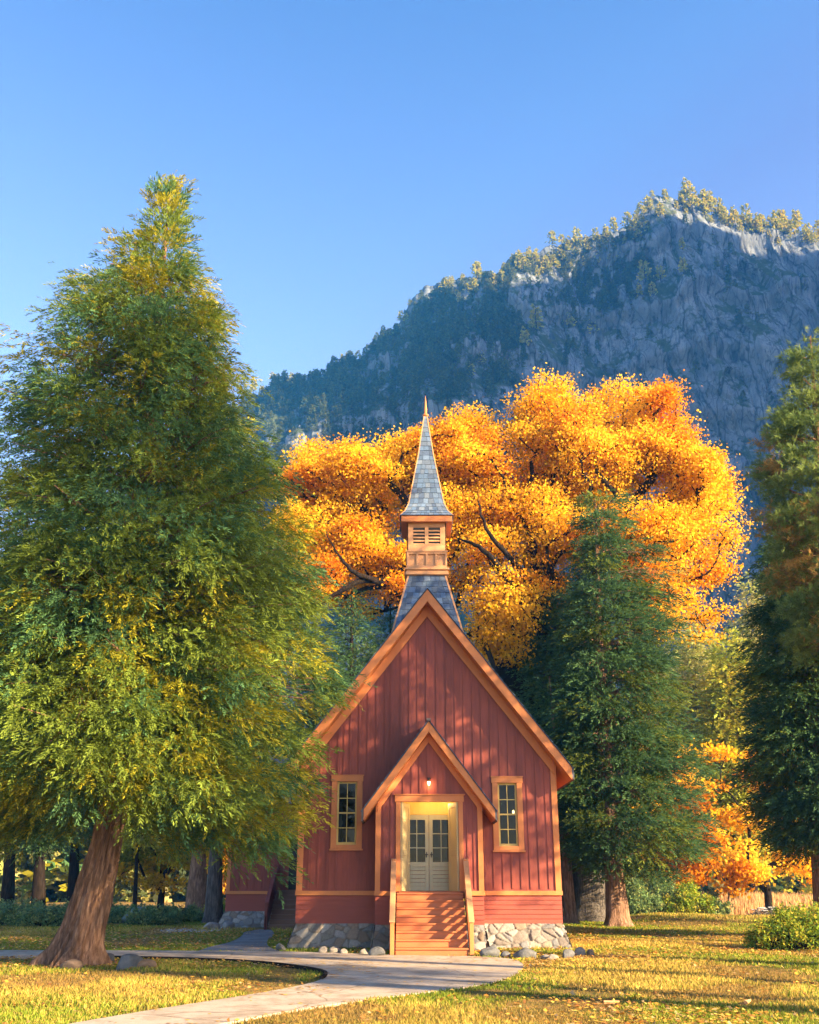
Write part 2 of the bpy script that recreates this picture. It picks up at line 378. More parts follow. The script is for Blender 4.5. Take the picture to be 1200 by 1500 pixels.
# front gable wall as a ring round the two window openings and the porch opening: built of strips
WIN = [(-2.04, -1.48, 2.64, 4.34), (2.49, 3.03, 2.60, 4.30)]
def gable_strip(mb, x0, x1, z0, y0, y1, f, zt=None):
    """vertical strip from z0 up to roof line f (or zt)"""
    if x0 < XC < x1:
        gable_strip(mb, x0, XC, z0, y0, y1, f, zt); gable_strip(mb, XC, x1, z0, y0, y1, f, zt); return
    a, b = (f(x0), f(x1)) if zt is None else (zt, zt)
    mb.prism([(x0, z0), (x1, z0), (x1, b), (x0, a)], y0, y1)
edges = [XC - HW, WIN[0][0], WIN[0][1], PX0 + .15, PX1 - .15, WIN[1][0], WIN[1][1], XC + HW]
for i in range(7):
    a, b = edges[i], edges[i + 1]
    if i in (1, 5):
        W_ = WIN[0] if i == 1 else WIN[1]
        gable_strip(wall, a, b, FL, YF, YF + .15, ru, W_[2]); gable_strip(wall, a, b, W_[3], YF, YF + .15, ru)
    elif i == 3:
        gable_strip(wall, a, b, 3.9, YF, YF + .15, ru)
        wall.box(a, -.2, YF, YF + .15, FL, 3.9); wall.box(1.26, b, YF, YF + .15, FL, 3.9)
    else: gable_strip(wall, a, b, FL, YF, YF + .15, ru)
# side and rear walls
wall.box(XC - HW, XC - HW + .15, YF + .15, YB, FL, ru(XC - HW)); wall.box(XC + HW - .15, XC + HW, YF + .15, YB, FL, ru(XC + HW))
gable_strip(wall, XC - HW + .15, XC + HW - .15, FL, YB - .15, YB, ru)
wall.box(XC - HW + .15, XC + HW - .15, YF + .2, YB - .2, FL - .15, FL - .03)
# battens on front wall (irregular board widths, as in the photograph)
rnd = random.Random(4)
x = XC - HW + .26
while x < XC + HW - .22:
    bw = .045
    zs = [(FL + .1, ru(x) - .38)]
    for W_ in WIN:
        if W_[0] - .2 < x < W_[1] + .16: zs = [(FL + .1, W_[2] - .17), (W_[3] + .17, ru(x) - .38)]
    if PX0 - .05 < x < PX1 + .02: zs = [(pru(x) + .2, ru(x) - .38)]
    for a, b in zs:
        if b > a + .05: wall.box(x, x + bw, YF - .026, YF - .001, a, b)
    x += rnd.choice((.245, .255, .25, .17, .29))
for sx in (XC - HW, XC + HW):
    y = YF + .3
    while y < YB - .1:
        s_ = -1 if sx < XC else 1
        wall.box(min(sx, sx + s_ * .026), max(sx, sx + s_ * .026), y, y + .045, FL + .1, ru(XC + HW) - .3); y += .25
P(wall, 'wall', M['red'])
# trim: belt course, corner boards, rake boards
belt = MB()
belt.box(XC - HW - .05, PX0 - .03, YF - .06, YF + .0, FL - .07, FL + .045)
belt.box(XC - HW - .05, XC - HW, YF, YB, FL - .07, FL + .045); P(belt, 'belt_course', M['trim'], bevel=.006)
belt = MB(); belt.box(PX1 + .03, XC + HW + .05, YF - .06, YF + .0, FL - .07, FL + .045); belt.box(XC + HW, XC + HW + .05, YF, YB, FL - .07, FL + .045)
P(belt, 'belt_course', M['trim'], bevel=.006)
for s_ in (-1, 1):
    cb = MB(); xo = XC + s_ * HW; a, b = sorted((xo + s_ * .035, xo - s_ * .13))
    cb.prism([(a, FL + .045), (b, FL + .045), (b, ru(b) - .02), (a, ru(a) - .02)], YF - .04, YF - .001)
    cb.box(*sorted((xo + s_ * .035, xo + s_ * .002)), YF - .001, YF + .14, FL + .045, ru(xo) - .12)
    P(cb, 'corner_board', M['trim'], bevel=.005)
    rk = MB(); rt = .36
    x1 = XC + s_ * (HW - .02)
    pts = [(XC, ru(XC) - .01), (XC, ru(XC) - rt), (x1, ru(x1) - rt), (x1, ru(x1) - .01)]
    if s_ > 0: pts = pts[::-1]
    rk.prism(pts, YF - .075, YF - .042); P(rk, 'rake_board', M['trim'], bevel=.005)
    bb = MB(); x2 = XC + s_ * (HW + .40); yb = YF - .62
    zt = lambda x: TOP - SL * abs(x - XC)
    pts = [(XC, zt(XC) - .03), (XC, zt(XC) - .40), (x2, zt(x2) - .38), (x2, zt(x2) - .03)]
    if s_ > 0: pts = pts[::-1]
    bb.prism(pts, yb, yb + .045); P(bb, 'bargeboard', M['trim'], bevel=.008)
    # soffit under the rake overhang and along the eaves
    so = MB(); x3 = XC + s_ * (HW + .40)
    pts = [(XC, ru(XC)), (x3, ru(x3)), (x3, ru(x3) + .03), (XC, ru(XC) + .03)]
    if s_ < 0: pts = pts[::-1]
    so.prism(pts, yb + .047, YB + .4)
    # purlin end blocks under the soffit
    P(so, 'soffit', M['trim'])
# lower lap siding
lap = MB()
def lap_run(mb, x0, x1, y, z0, z1, t=.03, dirn=-1):
    k = int(round((z1 - z0) / .115)); h = (z1 - z0) / k
    for i in range(k):
        a = z0 + i * h
        mb.poly([(x0, y - .028, a), (x1, y - .028, a), (x1, y - .006, a + h + .004), (x0, y - .006, a + h + .004), (x0, y + .05, a), (x1, y + .05, a), (x1, y + .05, a + h), (x0, y + .05, a + h)],
                [(0, 1, 2, 3), (0, 4, 5, 1), (0, 3, 7, 4), (1, 5, 6, 2)])
lap_run(lap, XC - HW - .02, PX0 + .1, YF, .62, FL - .07); lap.box(XC - HW - .02, XC - HW + .1, YF + .055, YB, .62, FL - .07); P(lap, 'lower_siding', M['red_lap'])
lap = MB(); lap_run(lap, PX1 - .1, XC + HW + .02, YF, .62, FL - .07); lap.box(XC + HW - .1, XC + HW + .02, YF + .055, YB, .62, FL - .07)
P(lap, 'lower_siding', M['red_lap'])

# field-stone foundation, every stone domed in the mesh
def stone_face(seed, L, H, batter=.22, size=.25, tint=0.0):
    rs = np.random.RandomState(seed); nx = int(L / .022) + 1; nz = int(H / .022) + 1
    U, Z = np.meshgrid(np.linspace(0, L, nx), np.linspace(0, H, nz))
    cx = []; k = int(L / size) + 3
    for r in range(int(H / (size * .72)) + 3):
        for i in range(k): cx.append(((i - 1 + .5 * (r % 2)) * size + rs.randn() * .11, (r - .6) * size * .72 + rs.randn() * .075))
    cx = np.array(cx); d = np.stack([np.hypot((U - a) * .85, (Z - b) * 1.15) for a, b in cx])
    idx = np.argsort(d, 0)[:2]; d1 = np.take_along_axis(d, idx[:1], 0)[0]; d2 = np.take_along_axis(d, idx[1:2], 0)[0]
    e = d2 - d1; dome = sstep(0, .03, e) * .014 + sstep(0, .02, e) * .010
    pal = np.array([(.50, .47, .44), (.42, .42, .42), (.58, .54, .48), (.33, .34, .35), (.47, .36, .27), (.55, .5, .42), (.38, .33, .29)])
    cc = pal[rs.randint(0, len(pal), len(cx))] * .55 * (.7 + .6 * rs.rand(len(cx), 1)); cell = cc[idx[0]]
    depth = rs.rand(len(cx))[idx[0]] * .035
    mort = sstep(.0, .022, e)[..., None]; col = cell * mort + np.array([.17, .155, .135]) * (1 - mort)
    n = batter * (1 - Z / H) + dome + depth * sstep(0, .03, e) + fbm(U * 9, Z * 9, 3) * .012
    return U, Z, n, col
found = []
def stone_wall(name, p0, p1, z0, z1, outward, seed, parent, batter=.22):
    p0 = np.array(p0, float); p1 = np.array(p1, float); L = np.linalg.norm(p1 - p0); t = (p1 - p0) / L
    U, Z, n, col = stone_face(seed, L, z1 - z0, batter)
    o = np.array(outward, float)
    # the ends lean outward too, so the corners close
    lean = batter * (1 - Z / (z1 - z0)); Ue = U + lean * (2 * U / L - 1)
    X = p0[0] + t[0] * Ue + o[0] * n; Y = p0[1] + t[1] * Ue + o[1] * n
    V = np.stack([X, Y, z0 + Z], -1).reshape(-1, 3); b = U.shape[1]
    i = np.arange(U.shape[0] - 1)[:, None] * b + np.arange(b - 1)[None]
    Q = np.stack([i, i + 1, i + b + 1, i + b], -1).reshape(-1, 4)
    return V, Q, col.reshape(-1, 3)
def join_raw(parts):
    V = []; Q = []; Cc = []; n = 0
    for v, q, c in parts: V.append(v); Q.append(q + n); Cc.append(c); n += len(v)
    return np.concatenate(V), np.concatenate(Q), np.concatenate(Cc)
fparts = [stone_wall('f', (XC - HW, YF), (PX0, YF), -.05, .62, (0, -1), 3, chapel), stone_wall('f', (PX1, YF), (XC + HW, YF), -.05, .62, (0, -1), 5, chapel),
          stone_wall('f', (XC - HW, YF + 16), (XC - HW, YF), -.05, .62, (-1, 0), 8, chapel), stone_wall('f', (XC + HW, YF), (XC + HW, YF + 16), -.05, .62, (1, 0), 9, chapel)]
for f_ in ((0, 2), (1, 3)): V_, Q_, c_ = join_raw([fparts[k] for k in f_]); o = raw('stone_foundation', V_, Q_, M['stone'], chapel, c_, True); o.matrix_parent_inverse = INV
# ledge on top of the stones
# ------------- roof with shingle courses
SHC = [(.08, .135, .23), (.11, .17, .27), (.07, .11, .19), (.15, .20, .28), (.10, .14, .21)]
def shingles(mb, A, B, Cc, D, rows, wid, rs, thick=.016, expo=None):
    """quad patch A,B bottom edge, D,C top edge; courses of separate shingles"""
    A, B, Cc, D = map(Vector, (A, B, Cc, D)); N = (B - A).cross(D - A).normalized()
    for r in range(rows):
        t0 = r / rows; t1 = min(1.0, (r + 1.12) / rows)
        a0 = A.lerp(D, t0); b0 = B.lerp(Cc, t0); a1 = A.lerp(D, t1); b1 = B.lerp(Cc, t1); L = (b0 - a0).length
        k = max(1, int(L / wid)); cuts = [0] + sorted(min(.98, max(.02, (i + rs.uniform(-.25, .25)) / k)) for i in range(1, k)) + [1]
        for u, v in zip(cuts[:-1], cuts[1:]):
            g = .03 * (v - u); u2, v2 = u + g, v - g
            lift = thick * rs.uniform(.8, 1.5); dn = (a0 - a1).normalized() * rs.uniform(0, .014)
            p = [a0.lerp(b0, u2) + dn, a0.lerp(b0, v2) + dn, a1.lerp(b1, v2), a1.lerp(b1, u2)]
            c = rs.choice(SHC); f = rs.uniform(.8, 1.25); c = tuple(x * f for x in c)
            q = [p[0] + N * lift, p[1] + N * lift, p[2] + N * .003, p[3] + N * .003]
            mb.poly(q + [p[0], p[1]], [(0, 1, 2, 3), (4, 5, 1, 0), (0, 3, 4), (1, 5, 2)], c)
rs_ = random.Random(11)
roof = MB(); yb = YF - .66; ye = YB + .45
for s_ in (-1, 1):
    xe = XC + s_ * (HW + .46); ze = TOP - SL * (HW + .46)
    if s_ > 0:
        roof.prism([(XC, TOP - .3), (xe, ze - .3), (xe, ze), (XC, TOP)], yb + .06, ye, (.12, .13, .15))
        shingles(roof, (xe, yb, ze), (xe, ye, ze), (XC, ye, TOP), (XC, yb, TOP), 36, .16, rs_)
    else:
        roof.prism([(xe, ze - .3), (XC, TOP - .3), (XC, TOP), (xe, ze)], yb + .06, ye, (.12, .13, .15))
        shingles(roof, (xe, ye, ze), (xe, yb, ze), (XC, yb, TOP), (XC, ye, TOP), 36, .16, rs_)
P(roof, 'roof', M['shingle'])
# ------------- windows
def window(parent, x0, x1, z0, z1, y, cols=2, rows=4, fr=.155):
    f = MB(); X0, X1, Z0, Z1 = x0 - fr, x1 + fr, z0 - fr, z1 + fr
    f.box(X0, x0, y - .06, y - .001, Z0 + .05, z1); f.box(x1, X1, y - .06, y - .001, Z0 + .05, z1); f.box(X0 - .02, X1 + .02, y - .075, y - .001, z1, Z1)
    f.box(x0, x1, y - .06, y - .001, Z0 + .05, z0); f.box(X0 - .03, X1 + .03, y - .10, y - .001, Z0, Z0 + .048)
    f.box(X0 - .035, X1 + .035, y - .09, y - .001, Z1 + .001, Z1 + .03)
    wn = P(f, 'window', M['trim'], bevel=.005)
    sa = MB(); s = .05; yy = y + .045
    sa.box(x0, x0 + s, yy, yy + .045, z0, z1); sa.box(x1 - s, x1, yy, yy + .045, z0, z1); sa.box(x0 + s, x1 - s, yy, yy + .045, z0, z0 + s + .02); sa.box(x0 + s, x1 - s, yy, yy + .045, z1 - s, z1)
    for i in range(1, cols):
        xm = x0 + s + (x1 - x0 - 2 * s) * i / cols; sa.box(xm - .011, xm + .011, yy + .01, yy + .03, z0 + s + .02, z1 - s)
    for i in range(1, rows):
        zm = z0 + s + (z1 - z0 - 2 * s) * i / rows; hh = .022 if i == rows // 2 else .011
        sa.box(x0 + s, x1 - s, yy + .004, yy + .036, zm - hh, zm + hh)
    o = sa.build('sash', M['cream'], wn)
    g = MB(); g.poly([(x0 + .02, yy + .02, z0), (x1 - .02, yy + .02, z0), (x1 - .02, yy + .02, z1), (x0 + .02, yy + .02, z1)], [(0, 1, 2, 3)])
    g.build('glass', M['glass'], wn)
    return wn
for W_ in WIN: window(chapel, *W_, YF)
# pendant lights inside, seen through the right window
for (lx, ly, lz) in ((2.55, 30.6, 3.35), (2.72, 31.6, 3.45), (3.12, 31.0, 3.6), (2.62, 33, 3.9)):
    b_ = MB(); b_.cyl((lx, ly, lz), .02, .035, .05, 8); b_.cyl((lx, ly, lz + .05), .035, .012, .05, 8); P(b_, 'pendant_bulb', M['bulb'])
# ------------- porch
porch = MB()
DX0, DX1, DZ = -.25, 1.33, 3.72
for a, b, z0 in ((PX0, DX0, FL), (DX0, PC, DZ), (PC, DX1, DZ), (DX1, PX1, FL)):
    porch.prism([(a, z0), (b, z0), (b, pru(b)), (a, pru(a))], PY, PY + .1)
porch.box(PX0, PX0 + .1, PY + .1, YF, FL, pru(PX0)); porch.box(PX1 - .1, PX1, PY + .1, YF, FL, pru(PX1))
for xx in (-.72, -.52, 1.55, 1.72, -.28 + .1, .05, .27, .49, .71, .93, 1.15):
    lo = FL + .1 if (xx < DX0 - .17 or xx > DX1 + .15) else DZ + .2
    porch.box(xx, xx + .045, PY - .026, PY - .001, lo, pru(xx + .02) - .27)
pw = P(porch, 'porch', M['red'])
INVI = None
def sub(mb, name, mat, bevel=0): return mb.build(name, mat, pw, bevel)
plap = MB(); lap_run(plap, PX0 - .02, -.42, PY, .62, FL - .07); plap.box(PX0 - .02, PX0 + .1, PY + .055, YF - .03, .62, FL - .07); sub(plap, 'lower_siding', M['red_lap'])
plap = MB(); lap_run(plap, 1.5, PX1 + .02, PY, .62, FL - .07); plap.box(PX1 - .1, PX1 + .02, PY + .055, YF - .03, .62, FL - .07)
sub(plap, 'lower_siding', M['red_lap'])
pb = MB(); pb.box(PX0 - .05, -.42, PY - .06, PY, FL - .07, FL + .045); pb.box(PX0 - .05, PX0, PY, YF - .062, FL - .07, FL + .045); sub(pb, 'belt_course', M['trim'], .005)
pb = MB(); pb.box(1.5, PX1 + .05, PY - .06, PY, FL - .07, FL + .045); pb.box(PX1, PX1 + .05, PY, YF - .062, FL - .07, FL + .045)
sub(pb, 'belt_course', M['trim'], .005)
for s_ in (-1, 1):
    xo = PX0 if s_ < 0 else PX1; a, b = sorted((xo + s_ * .03, xo - s_ * .11))
    cb = MB(); cb.prism([(a, FL + .045), (b, FL + .045), (b, pru(b) - .02), (a, pru(a) - .02)], PY - .04, PY - .001)
    sub(cb, 'corner_board', M['trim'], .005)
    rk = MB(); x1 = PC + s_ * 1.40; pts = [(PC, pru(PC) - .01), (PC, pru(PC) - .25), (x1, pru(x1) - .25), (x1, pru(x1) - .01)]
    rk.prism(pts if s_ < 0 else pts[::-1], PY - .07, PY - .042); sub(rk, 'rake_board', M['trim'], .005)
    zt = lambda x: PTOP - PSL * abs(x - PC)
    bb = MB(); x2 = PC + s_ * 1.76; pts = [(PC, zt(PC) - .03), (PC, zt(PC) - .32), (x2, zt(x2) - .29), (x2, zt(x2) - .03)]
    bb.prism(pts if s_ < 0 else pts[::-1], PY - .46, PY - .42); sub(bb, 'bargeboard', M['trim'], .007)
    so = MB(); pts = [(PC, pru(PC)), (x2, pru(x2)), (x2, pru(x2) + .03), (PC, pru(PC) + .03)]
    so.prism(pts if s_ > 0 else pts[::-1], PY - .415, YF - .03); sub(so, 'soffit', M['trim'])
proof = MB()
for s_ in (-1, 1):
    xe = PC + s_ * 1.82; ze = PTOP - PSL * 1.82
    pts = [(PC, PTOP - .26), (xe, ze - .26), (xe, ze), (PC, PTOP)]
    proof.prism(pts if s_ > 0 else pts[::-1], PY - .44, YF - .03, (.13, .13, .14))
    y0, y1 = PY - .5, YF - .03
    if s_ > 0: shingles(proof, (xe, y0, ze), (xe, y1, ze), (PC, y1, PTOP), (PC, y0, PTOP), 17, .15, rs_)
    else: shingles(proof, (xe, y1, ze), (xe, y0, ze), (PC, y0, PTOP), (PC, y1, PTOP), 17, .15, rs_)
proof.box(PC - .06, PC + .06, PY - .5, YF - .03, PTOP - .02, PTOP + .05, (.25, .2, .17))
sub(proof, 'porch_roof', M['shingle'])
vs = MB()   # vestibule lining: floor, side walls, back wall above the inner doors, ceiling
vs.box(PX0 + .1, DX0 - .02, PY + .11, YF + .14, FL, 3.95); vs.box(DX1 + .02, PX1 - .1, PY + .11, YF + .14, FL, 3.95)
vs.box(DX0 - .02, DX1 + .02, PY + .101, YF + .14, 3.95, 4.0)
VY = YF - .04
vs.box(DX0 - .02, DX1 + .02, VY + .03, VY + .12, 3.44, 3.95); vs.box(DX0 - .02, -.14, VY + .03, VY + .12, FL, 3.44); vs.box(1.22, DX1 + .02, VY + .03, VY + .12, FL, 3.44)
sub(vs, 'vestibule_lining', M['cream'])
vf = MB(); vf.box(DX0 - .02, DX1 + .02, PY - .02, YF + .1, FL - .02, FL + .035); sub(vf, 'threshold', M['deck'])
dc = MB(); dc.box(DX0 - .12, DX0, PY - .045, PY - .001, FL + .035, DZ); dc.box(DX1, DX1 + .12, PY - .045, PY - .001, FL + .035, DZ)
dc.box(DX0 - .15, DX1 + .15, PY - .07, PY - .001, DZ, DZ + .17); dc.box(DX0 - .18, DX1 + .18, PY - .10, PY - .001, DZ + .171, DZ + .20)
sub(dc, 'door_casing', M['trim'], .005)
def leafdoor(x, s):   # open outer leaf, hinged at the jamb and swung outward-in along the vestibule
    mb = MB(); c, d = math.cos(R(70)), math.sin(R(70))
    A = Vector((x, PY + .0, 0)); U = Vector((s * c, d, 0)); N = Vector((d, -s * c, 0)) * s; Lw = .62
    def bx(u0, u1, n0, n1, z0, z1):
        p = [A + U * u + N * n + Vector((0, 0, z)) for z in (z0, z1) for u, n in ((u0, n0), (u1, n0), (u1, n1), (u0, n1))]
        mb.poly(p, [(0, 3, 2, 1), (4, 5, 6, 7), (0, 1, 5, 4), (1, 2, 6, 5), (2, 3, 7, 6), (3, 0, 4, 7)])
    z0, z1 = FL + .04, DZ - .01
    bx(0, Lw, 0, .035, z0, z1)
    for a, b in ((0, .1), (Lw - .1, Lw)): bx(a, b, .035, .05, z0, z1)
    for a, b in ((z0, z0 + .2), (z0 + .9, z0 + 1.05), (z1 - .13, z1)): bx(.1, Lw - .1, .035, .05, a, b)
    o = sub(mb, 'outer_door', M['leafdoor'], .004)
    return o
leafdoor(DX0 + .005, 1); leafdoor(DX1 - .005, -1)
def innerdoor(x0, x1, hx):
    mb = MB(); z0, z1 = FL + .045, 3.43; y = VY
    mb.box(x0, x0 + .10, y, y + .045, z0, z1); mb.box(x1 - .10, x1, y, y + .045, z0, z1)
    mb.box(x0 + .1, x1 - .1, y, y + .045, z0, z0 + .12); mb.box(x0 + .1, x1 - .1, y, y + .045, z0 + .62, z0 + .74); mb.box(x0 + .1, x1 - .1, y, y + .045, z1 - .13, z1)
    for i in range(5): mb.box(x0 + .1, x1 - .1, y + .014, y + .03, z0 + .124 + i * .1, z0 + .216 + i * .1)
    a, b, c, d = x0 + .1, x1 - .1, z0 + .74, z1 - .13
    mb.box((a + b) / 2 - .012, (a + b) / 2 + .012, y + .008, y + .034, c, d)
    for i in (1, 2): zz = c + (d - c) * i / 3; mb.box(a, b, y + .006, y + .036, zz - .012, zz + .012)
    o = sub(mb, 'inner_door', M['sage'], .003)
    g = MB(); g.poly([(a, y + .02, c), (b, y + .02, c), (b, y + .02, d), (a, y + .02, d)], [(0, 1, 2, 3)])
    sub(g, 'door_glass', M['glass'])
    h = MB(); h.box(hx - .012, hx + .012, y - .045, y - .001, z0 + .86, z0 + 1.0); h.box(hx - .045, hx + .045, y - .06, y - .046, z0 + .92, z0 + .945); sub(h, 'door_handle', M['dark'])
innerdoor(-.13, .535, .47); innerdoor(.545, 1.21, .61)
# lamps: a wall lantern over the door and three ceiling spots in the vestibule
wl = MB(); wl.cyl((PC, PY - .05, 4.33), .055, .055, .02, 12); wl.cyl((PC, PY - .10, 4.30), .02, .02, .05, 8); wl.cyl((PC, PY - .10, 4.27), .05, .02, .04, 12)
sub(wl, 'wall_lamp', M['dark']); gb = MB(); gb.cyl((PC, PY - .10, 4.19), .028, .045, .05, 12); gb.cyl((PC, PY - .10, 4.145), .012, .028, .045, 12); sub(gb, 'lamp_globe', M['bulb'])
for lx, ly in ((.5, PY + .45), (.0, PY + .62), (1.05, PY + .6)):
    cl = MB(); cl.cyl((lx, ly, 3.86), .06, .05, .088, 12); sub(cl, 'ceiling_lamp', M['dark'] if lx != .5 else M['cream'])
    gl = MB(); gl.cyl((lx, ly, 3.80), .035, .055, .058, 12); sub(gl, 'lamp_globe', M['bulb'])
def lamp(name, loc, e):
    l = bpy.data.lights.new(name, 'POINT'); l.energy = e; l.color = (1, .62, .25); l.shadow_soft_size = .05
    o = bpy.data.objects.new(name, l); C.objects.link(o); o.location = loc; o.parent = chapel; o.matrix_parent_inverse = INV
lamp('lamp_light', (.5, PY + .45, 3.74), 1.6); lamp('lamp_light', (PC, PY - .17, 4.12), .8); lamp('lamp_light', (1.0, PY + .5, 3.72), 1)
pf = [stone_wall('p', (PX0, PY), (-.42, PY), -.05, .62, (0, -1), 13, pw, .1), stone_wall('p', (1.5, PY), (PX1, PY), -.05, .62, (0, -1), 14, pw, .1),
      stone_wall('p', (PX0, YF), (PX0, PY), -.05, .62, (-1, 0), 15, pw, .1), stone_wall('p', (PX1, PY), (PX1, YF), -.05, .62, (1, 0), 16, pw, .1)]
for f_ in ((0, 2), (1, 3)): V_, Q_, c_ = join_raw([pf[k] for k in f_]); raw('porch_foundation', V_, Q_, M['stone'], pw, c_, True)

# ------------- front staircase
SX0, SX1 = -.38, 1.46; YS = 25.95; NR = 8; RH = FL / NR; RUN = (PY - YS) / NR
st = MB(); st.poly([(0, 0, 0)] * 0, [])
st.prismx([(YS + .03, 0), (PY, 0), (PY, FL - .04), (PY - RUN + .03, FL - .04)] + [p for i in range(NR - 1, 0, -1) for p in ((YS + i * RUN + .03 - RUN * 0, RH * i + RH - .04), (YS + i * RUN + .03, RH * i - .04))][1:] + [(YS + .03, RH - .04)], SX0 + .06, SX1 - .06)
stair = P(st, 'staircase', M['deck'])
for i in range(NR):
    y0 = YS + i * RUN; z = RH * (i + 1); s1 = MB()
    s1.box(SX0 + .045, SX1 - .045, y0 - .012, y0 + RUN * .5 - .004, z - .038, z); s1.box(SX0 + .045, SX1 - .045, y0 + RUN * .5 + .004, y0 + RUN + .02, z - .038, z - .0015)
    s1.box(SX0 + .045, SX1 - .045, y0 + .02, y0 + .028, z - RH + .002, z - .039)
    s1.build('step', M['deck'], stair, .004)
for s_, xx in ((-1, SX0), (1, SX1)):
    a, b = sorted((xx, xx + s_ * .05))
    k = FL / (PY - YS)
    sg = MB(); sg.prismx([(YS - .02, 0), (YS + .12, 0), (PY - .1, FL - .38), (PY - .1, FL + .1), (PY - .2, FL + .08), (YS - .02, .14)], a, b)
    sg.build('stringer', M['trim'], stair, .004)
    hr = MB(); a2, b2 = sorted((xx - s_ * .01, xx + s_ * .09)); zf, zb = .80, 2.22
    pf_, pb_ = YS + .02, PY - .06
    sl = lambda y: zf + (zb - zf) * (y - pf_) / (pb_ - pf_)
    hr.box(a2, b2, pf_ - .05, pf_ + .05, 0, sl(pf_) - .003); hr.box(a2, b2, pb_ - .09, pb_, FL - .3, sl(pb_) + .02)
    hr.prismx([(pf_ + .05, sl(pf_) - .22), (pb_ - .09, sl(pb_) - .24), (pb_ - .09, sl(pb_) - .03), (pf_ + .05, sl(pf_) - .02)], *sorted((xx, xx + s_ * .045)))
    hr.prismx([(pf_ + .05, sl(pf_) - .50), (pb_ - .09, sl(pb_) - .55), (pb_ - .09, sl(pb_) - .38), (pf_ + .05, sl(pf_) - .36)], *sorted((xx + .001, xx + s_ * .04)))
    hr.build('handrail', M['trim'], stair, .005)
    cp_ = MB(); cp_.prismx([(pf_ - .08, sl(pf_ - .08)), (pb_ - .0, sl(pb_)), (pb_ - .0, sl(pb_) + .035), (pf_ - .08, sl(pf_ - .08) + .035)], *sorted((xx - s_ * .03, xx + s_ * .11)))
    cp_.build('rail_cap', M['belfry'], stair, .006)

# ------------- steeple
TX, TY = .56, 31.15
skirt = MB()
def frustum(mb, h0, z0, h1, z1, wid=.16, courses=None):
    for k in range(4):
        a = k * math.pi / 2; c, s = round(math.cos(a)), round(math.sin(a))
        rot = lambda x, y: (TX + c * x - s * y, TY + s * x + c * y)
        A = (*rot(-h0, -h0), z0); B = (*rot(h0, -h0), z0); Cc = (*rot(h1, -h1), z1); D = (*rot(-h1, -h1), z1)
        shingles(mb, A, B, Cc, D, courses or max(1, int(round((Vector(D) - Vector(A)).length / .2))), wid, rs_)
    mb.poly([(TX - h0, TY - h0, z0), (TX + h0, TY - h0, z0), (TX + h0, TY + h0, z0), (TX - h0, TY + h0, z0), (TX - h1, TY - h1, z1), (TX + h1, TY - h1, z1), (TX + h1, TY + h1, z1), (TX - h1, TY + h1, z1)],
            [(0, 1, 5, 4), (1, 2, 6, 5), (2, 3, 7, 6), (3, 0, 4, 7)], (.1, .11, .13))
frustum(skirt, 1.36, 7.9, .60, 10.92, .17, 15)
P(skirt, 'steeple_skirt', M['shingle'])
def hips(mb, prof, wd=.03):
    for sx in (-1, 1):
        for sy in (-1, 1):
            for (h0, z0), (h1, z1) in zip(prof[:-1], prof[1:]):
                p = []
                for h, z in ((h0, z0), (h1, z1)):
                    o = h + .022
                    p += [(TX + sx * o, TY + sy * o, z), (TX + sx * (o - wd * 1.6), TY + sy * o, z), (TX + sx * (o - wd * 1.6), TY + sy * (o - wd * 1.6), z), (TX + sx * o, TY + sy * (o - wd * 1.6), z)]
                mb.poly(p, [(0, 1, 2, 3), (4, 7, 6, 5), (0, 4, 5, 1), (1, 5, 6, 2), (2, 6, 7, 3), (3, 7, 4, 0)])
h1 = MB(); hips(h1, [(1.36, 7.9), (.60, 10.92)], .035); P(h1, 'hip_board', M['belfry'])
bf = MB()
def sq(mb, h, z0, z1): mb.box(TX - h, TX + h, TY - h, TY + h, z0, z1)
sq(bf, .60, 10.9, 12.86)
bel = MB()
def ringbox(mb, h, t, z0, z1):
    mb.box(TX - h, TX + h, TY - h, TY - h + t, z0, z1); mb.box(TX - h, TX + h, TY + h - t, TY + h, z0, z1)
    mb.box(TX - h, TX - h + t, TY - h + t, TY + h - t, z0, z1); mb.box(TX + h - t, TX + h, TY - h + t, TY + h - t, z0, z1)
ringbox(bel, .69, .09, 10.93, 11.03); ringbox(bel, .66, .06, 11.03, 11.09); ringbox(bel, .72, .12, 11.09, 11.15)
ringbox(bel, .655, .055, 11.15, 11.24); ringbox(bel, .655, .055, 11.63, 11.70); ringbox(bel, .68, .08, 11.70, 11.745)
bo = P(bf, 'belfry', M['belfry'])
bel.build('moulding', M['belfry'], bo, .006)
lf = MB()
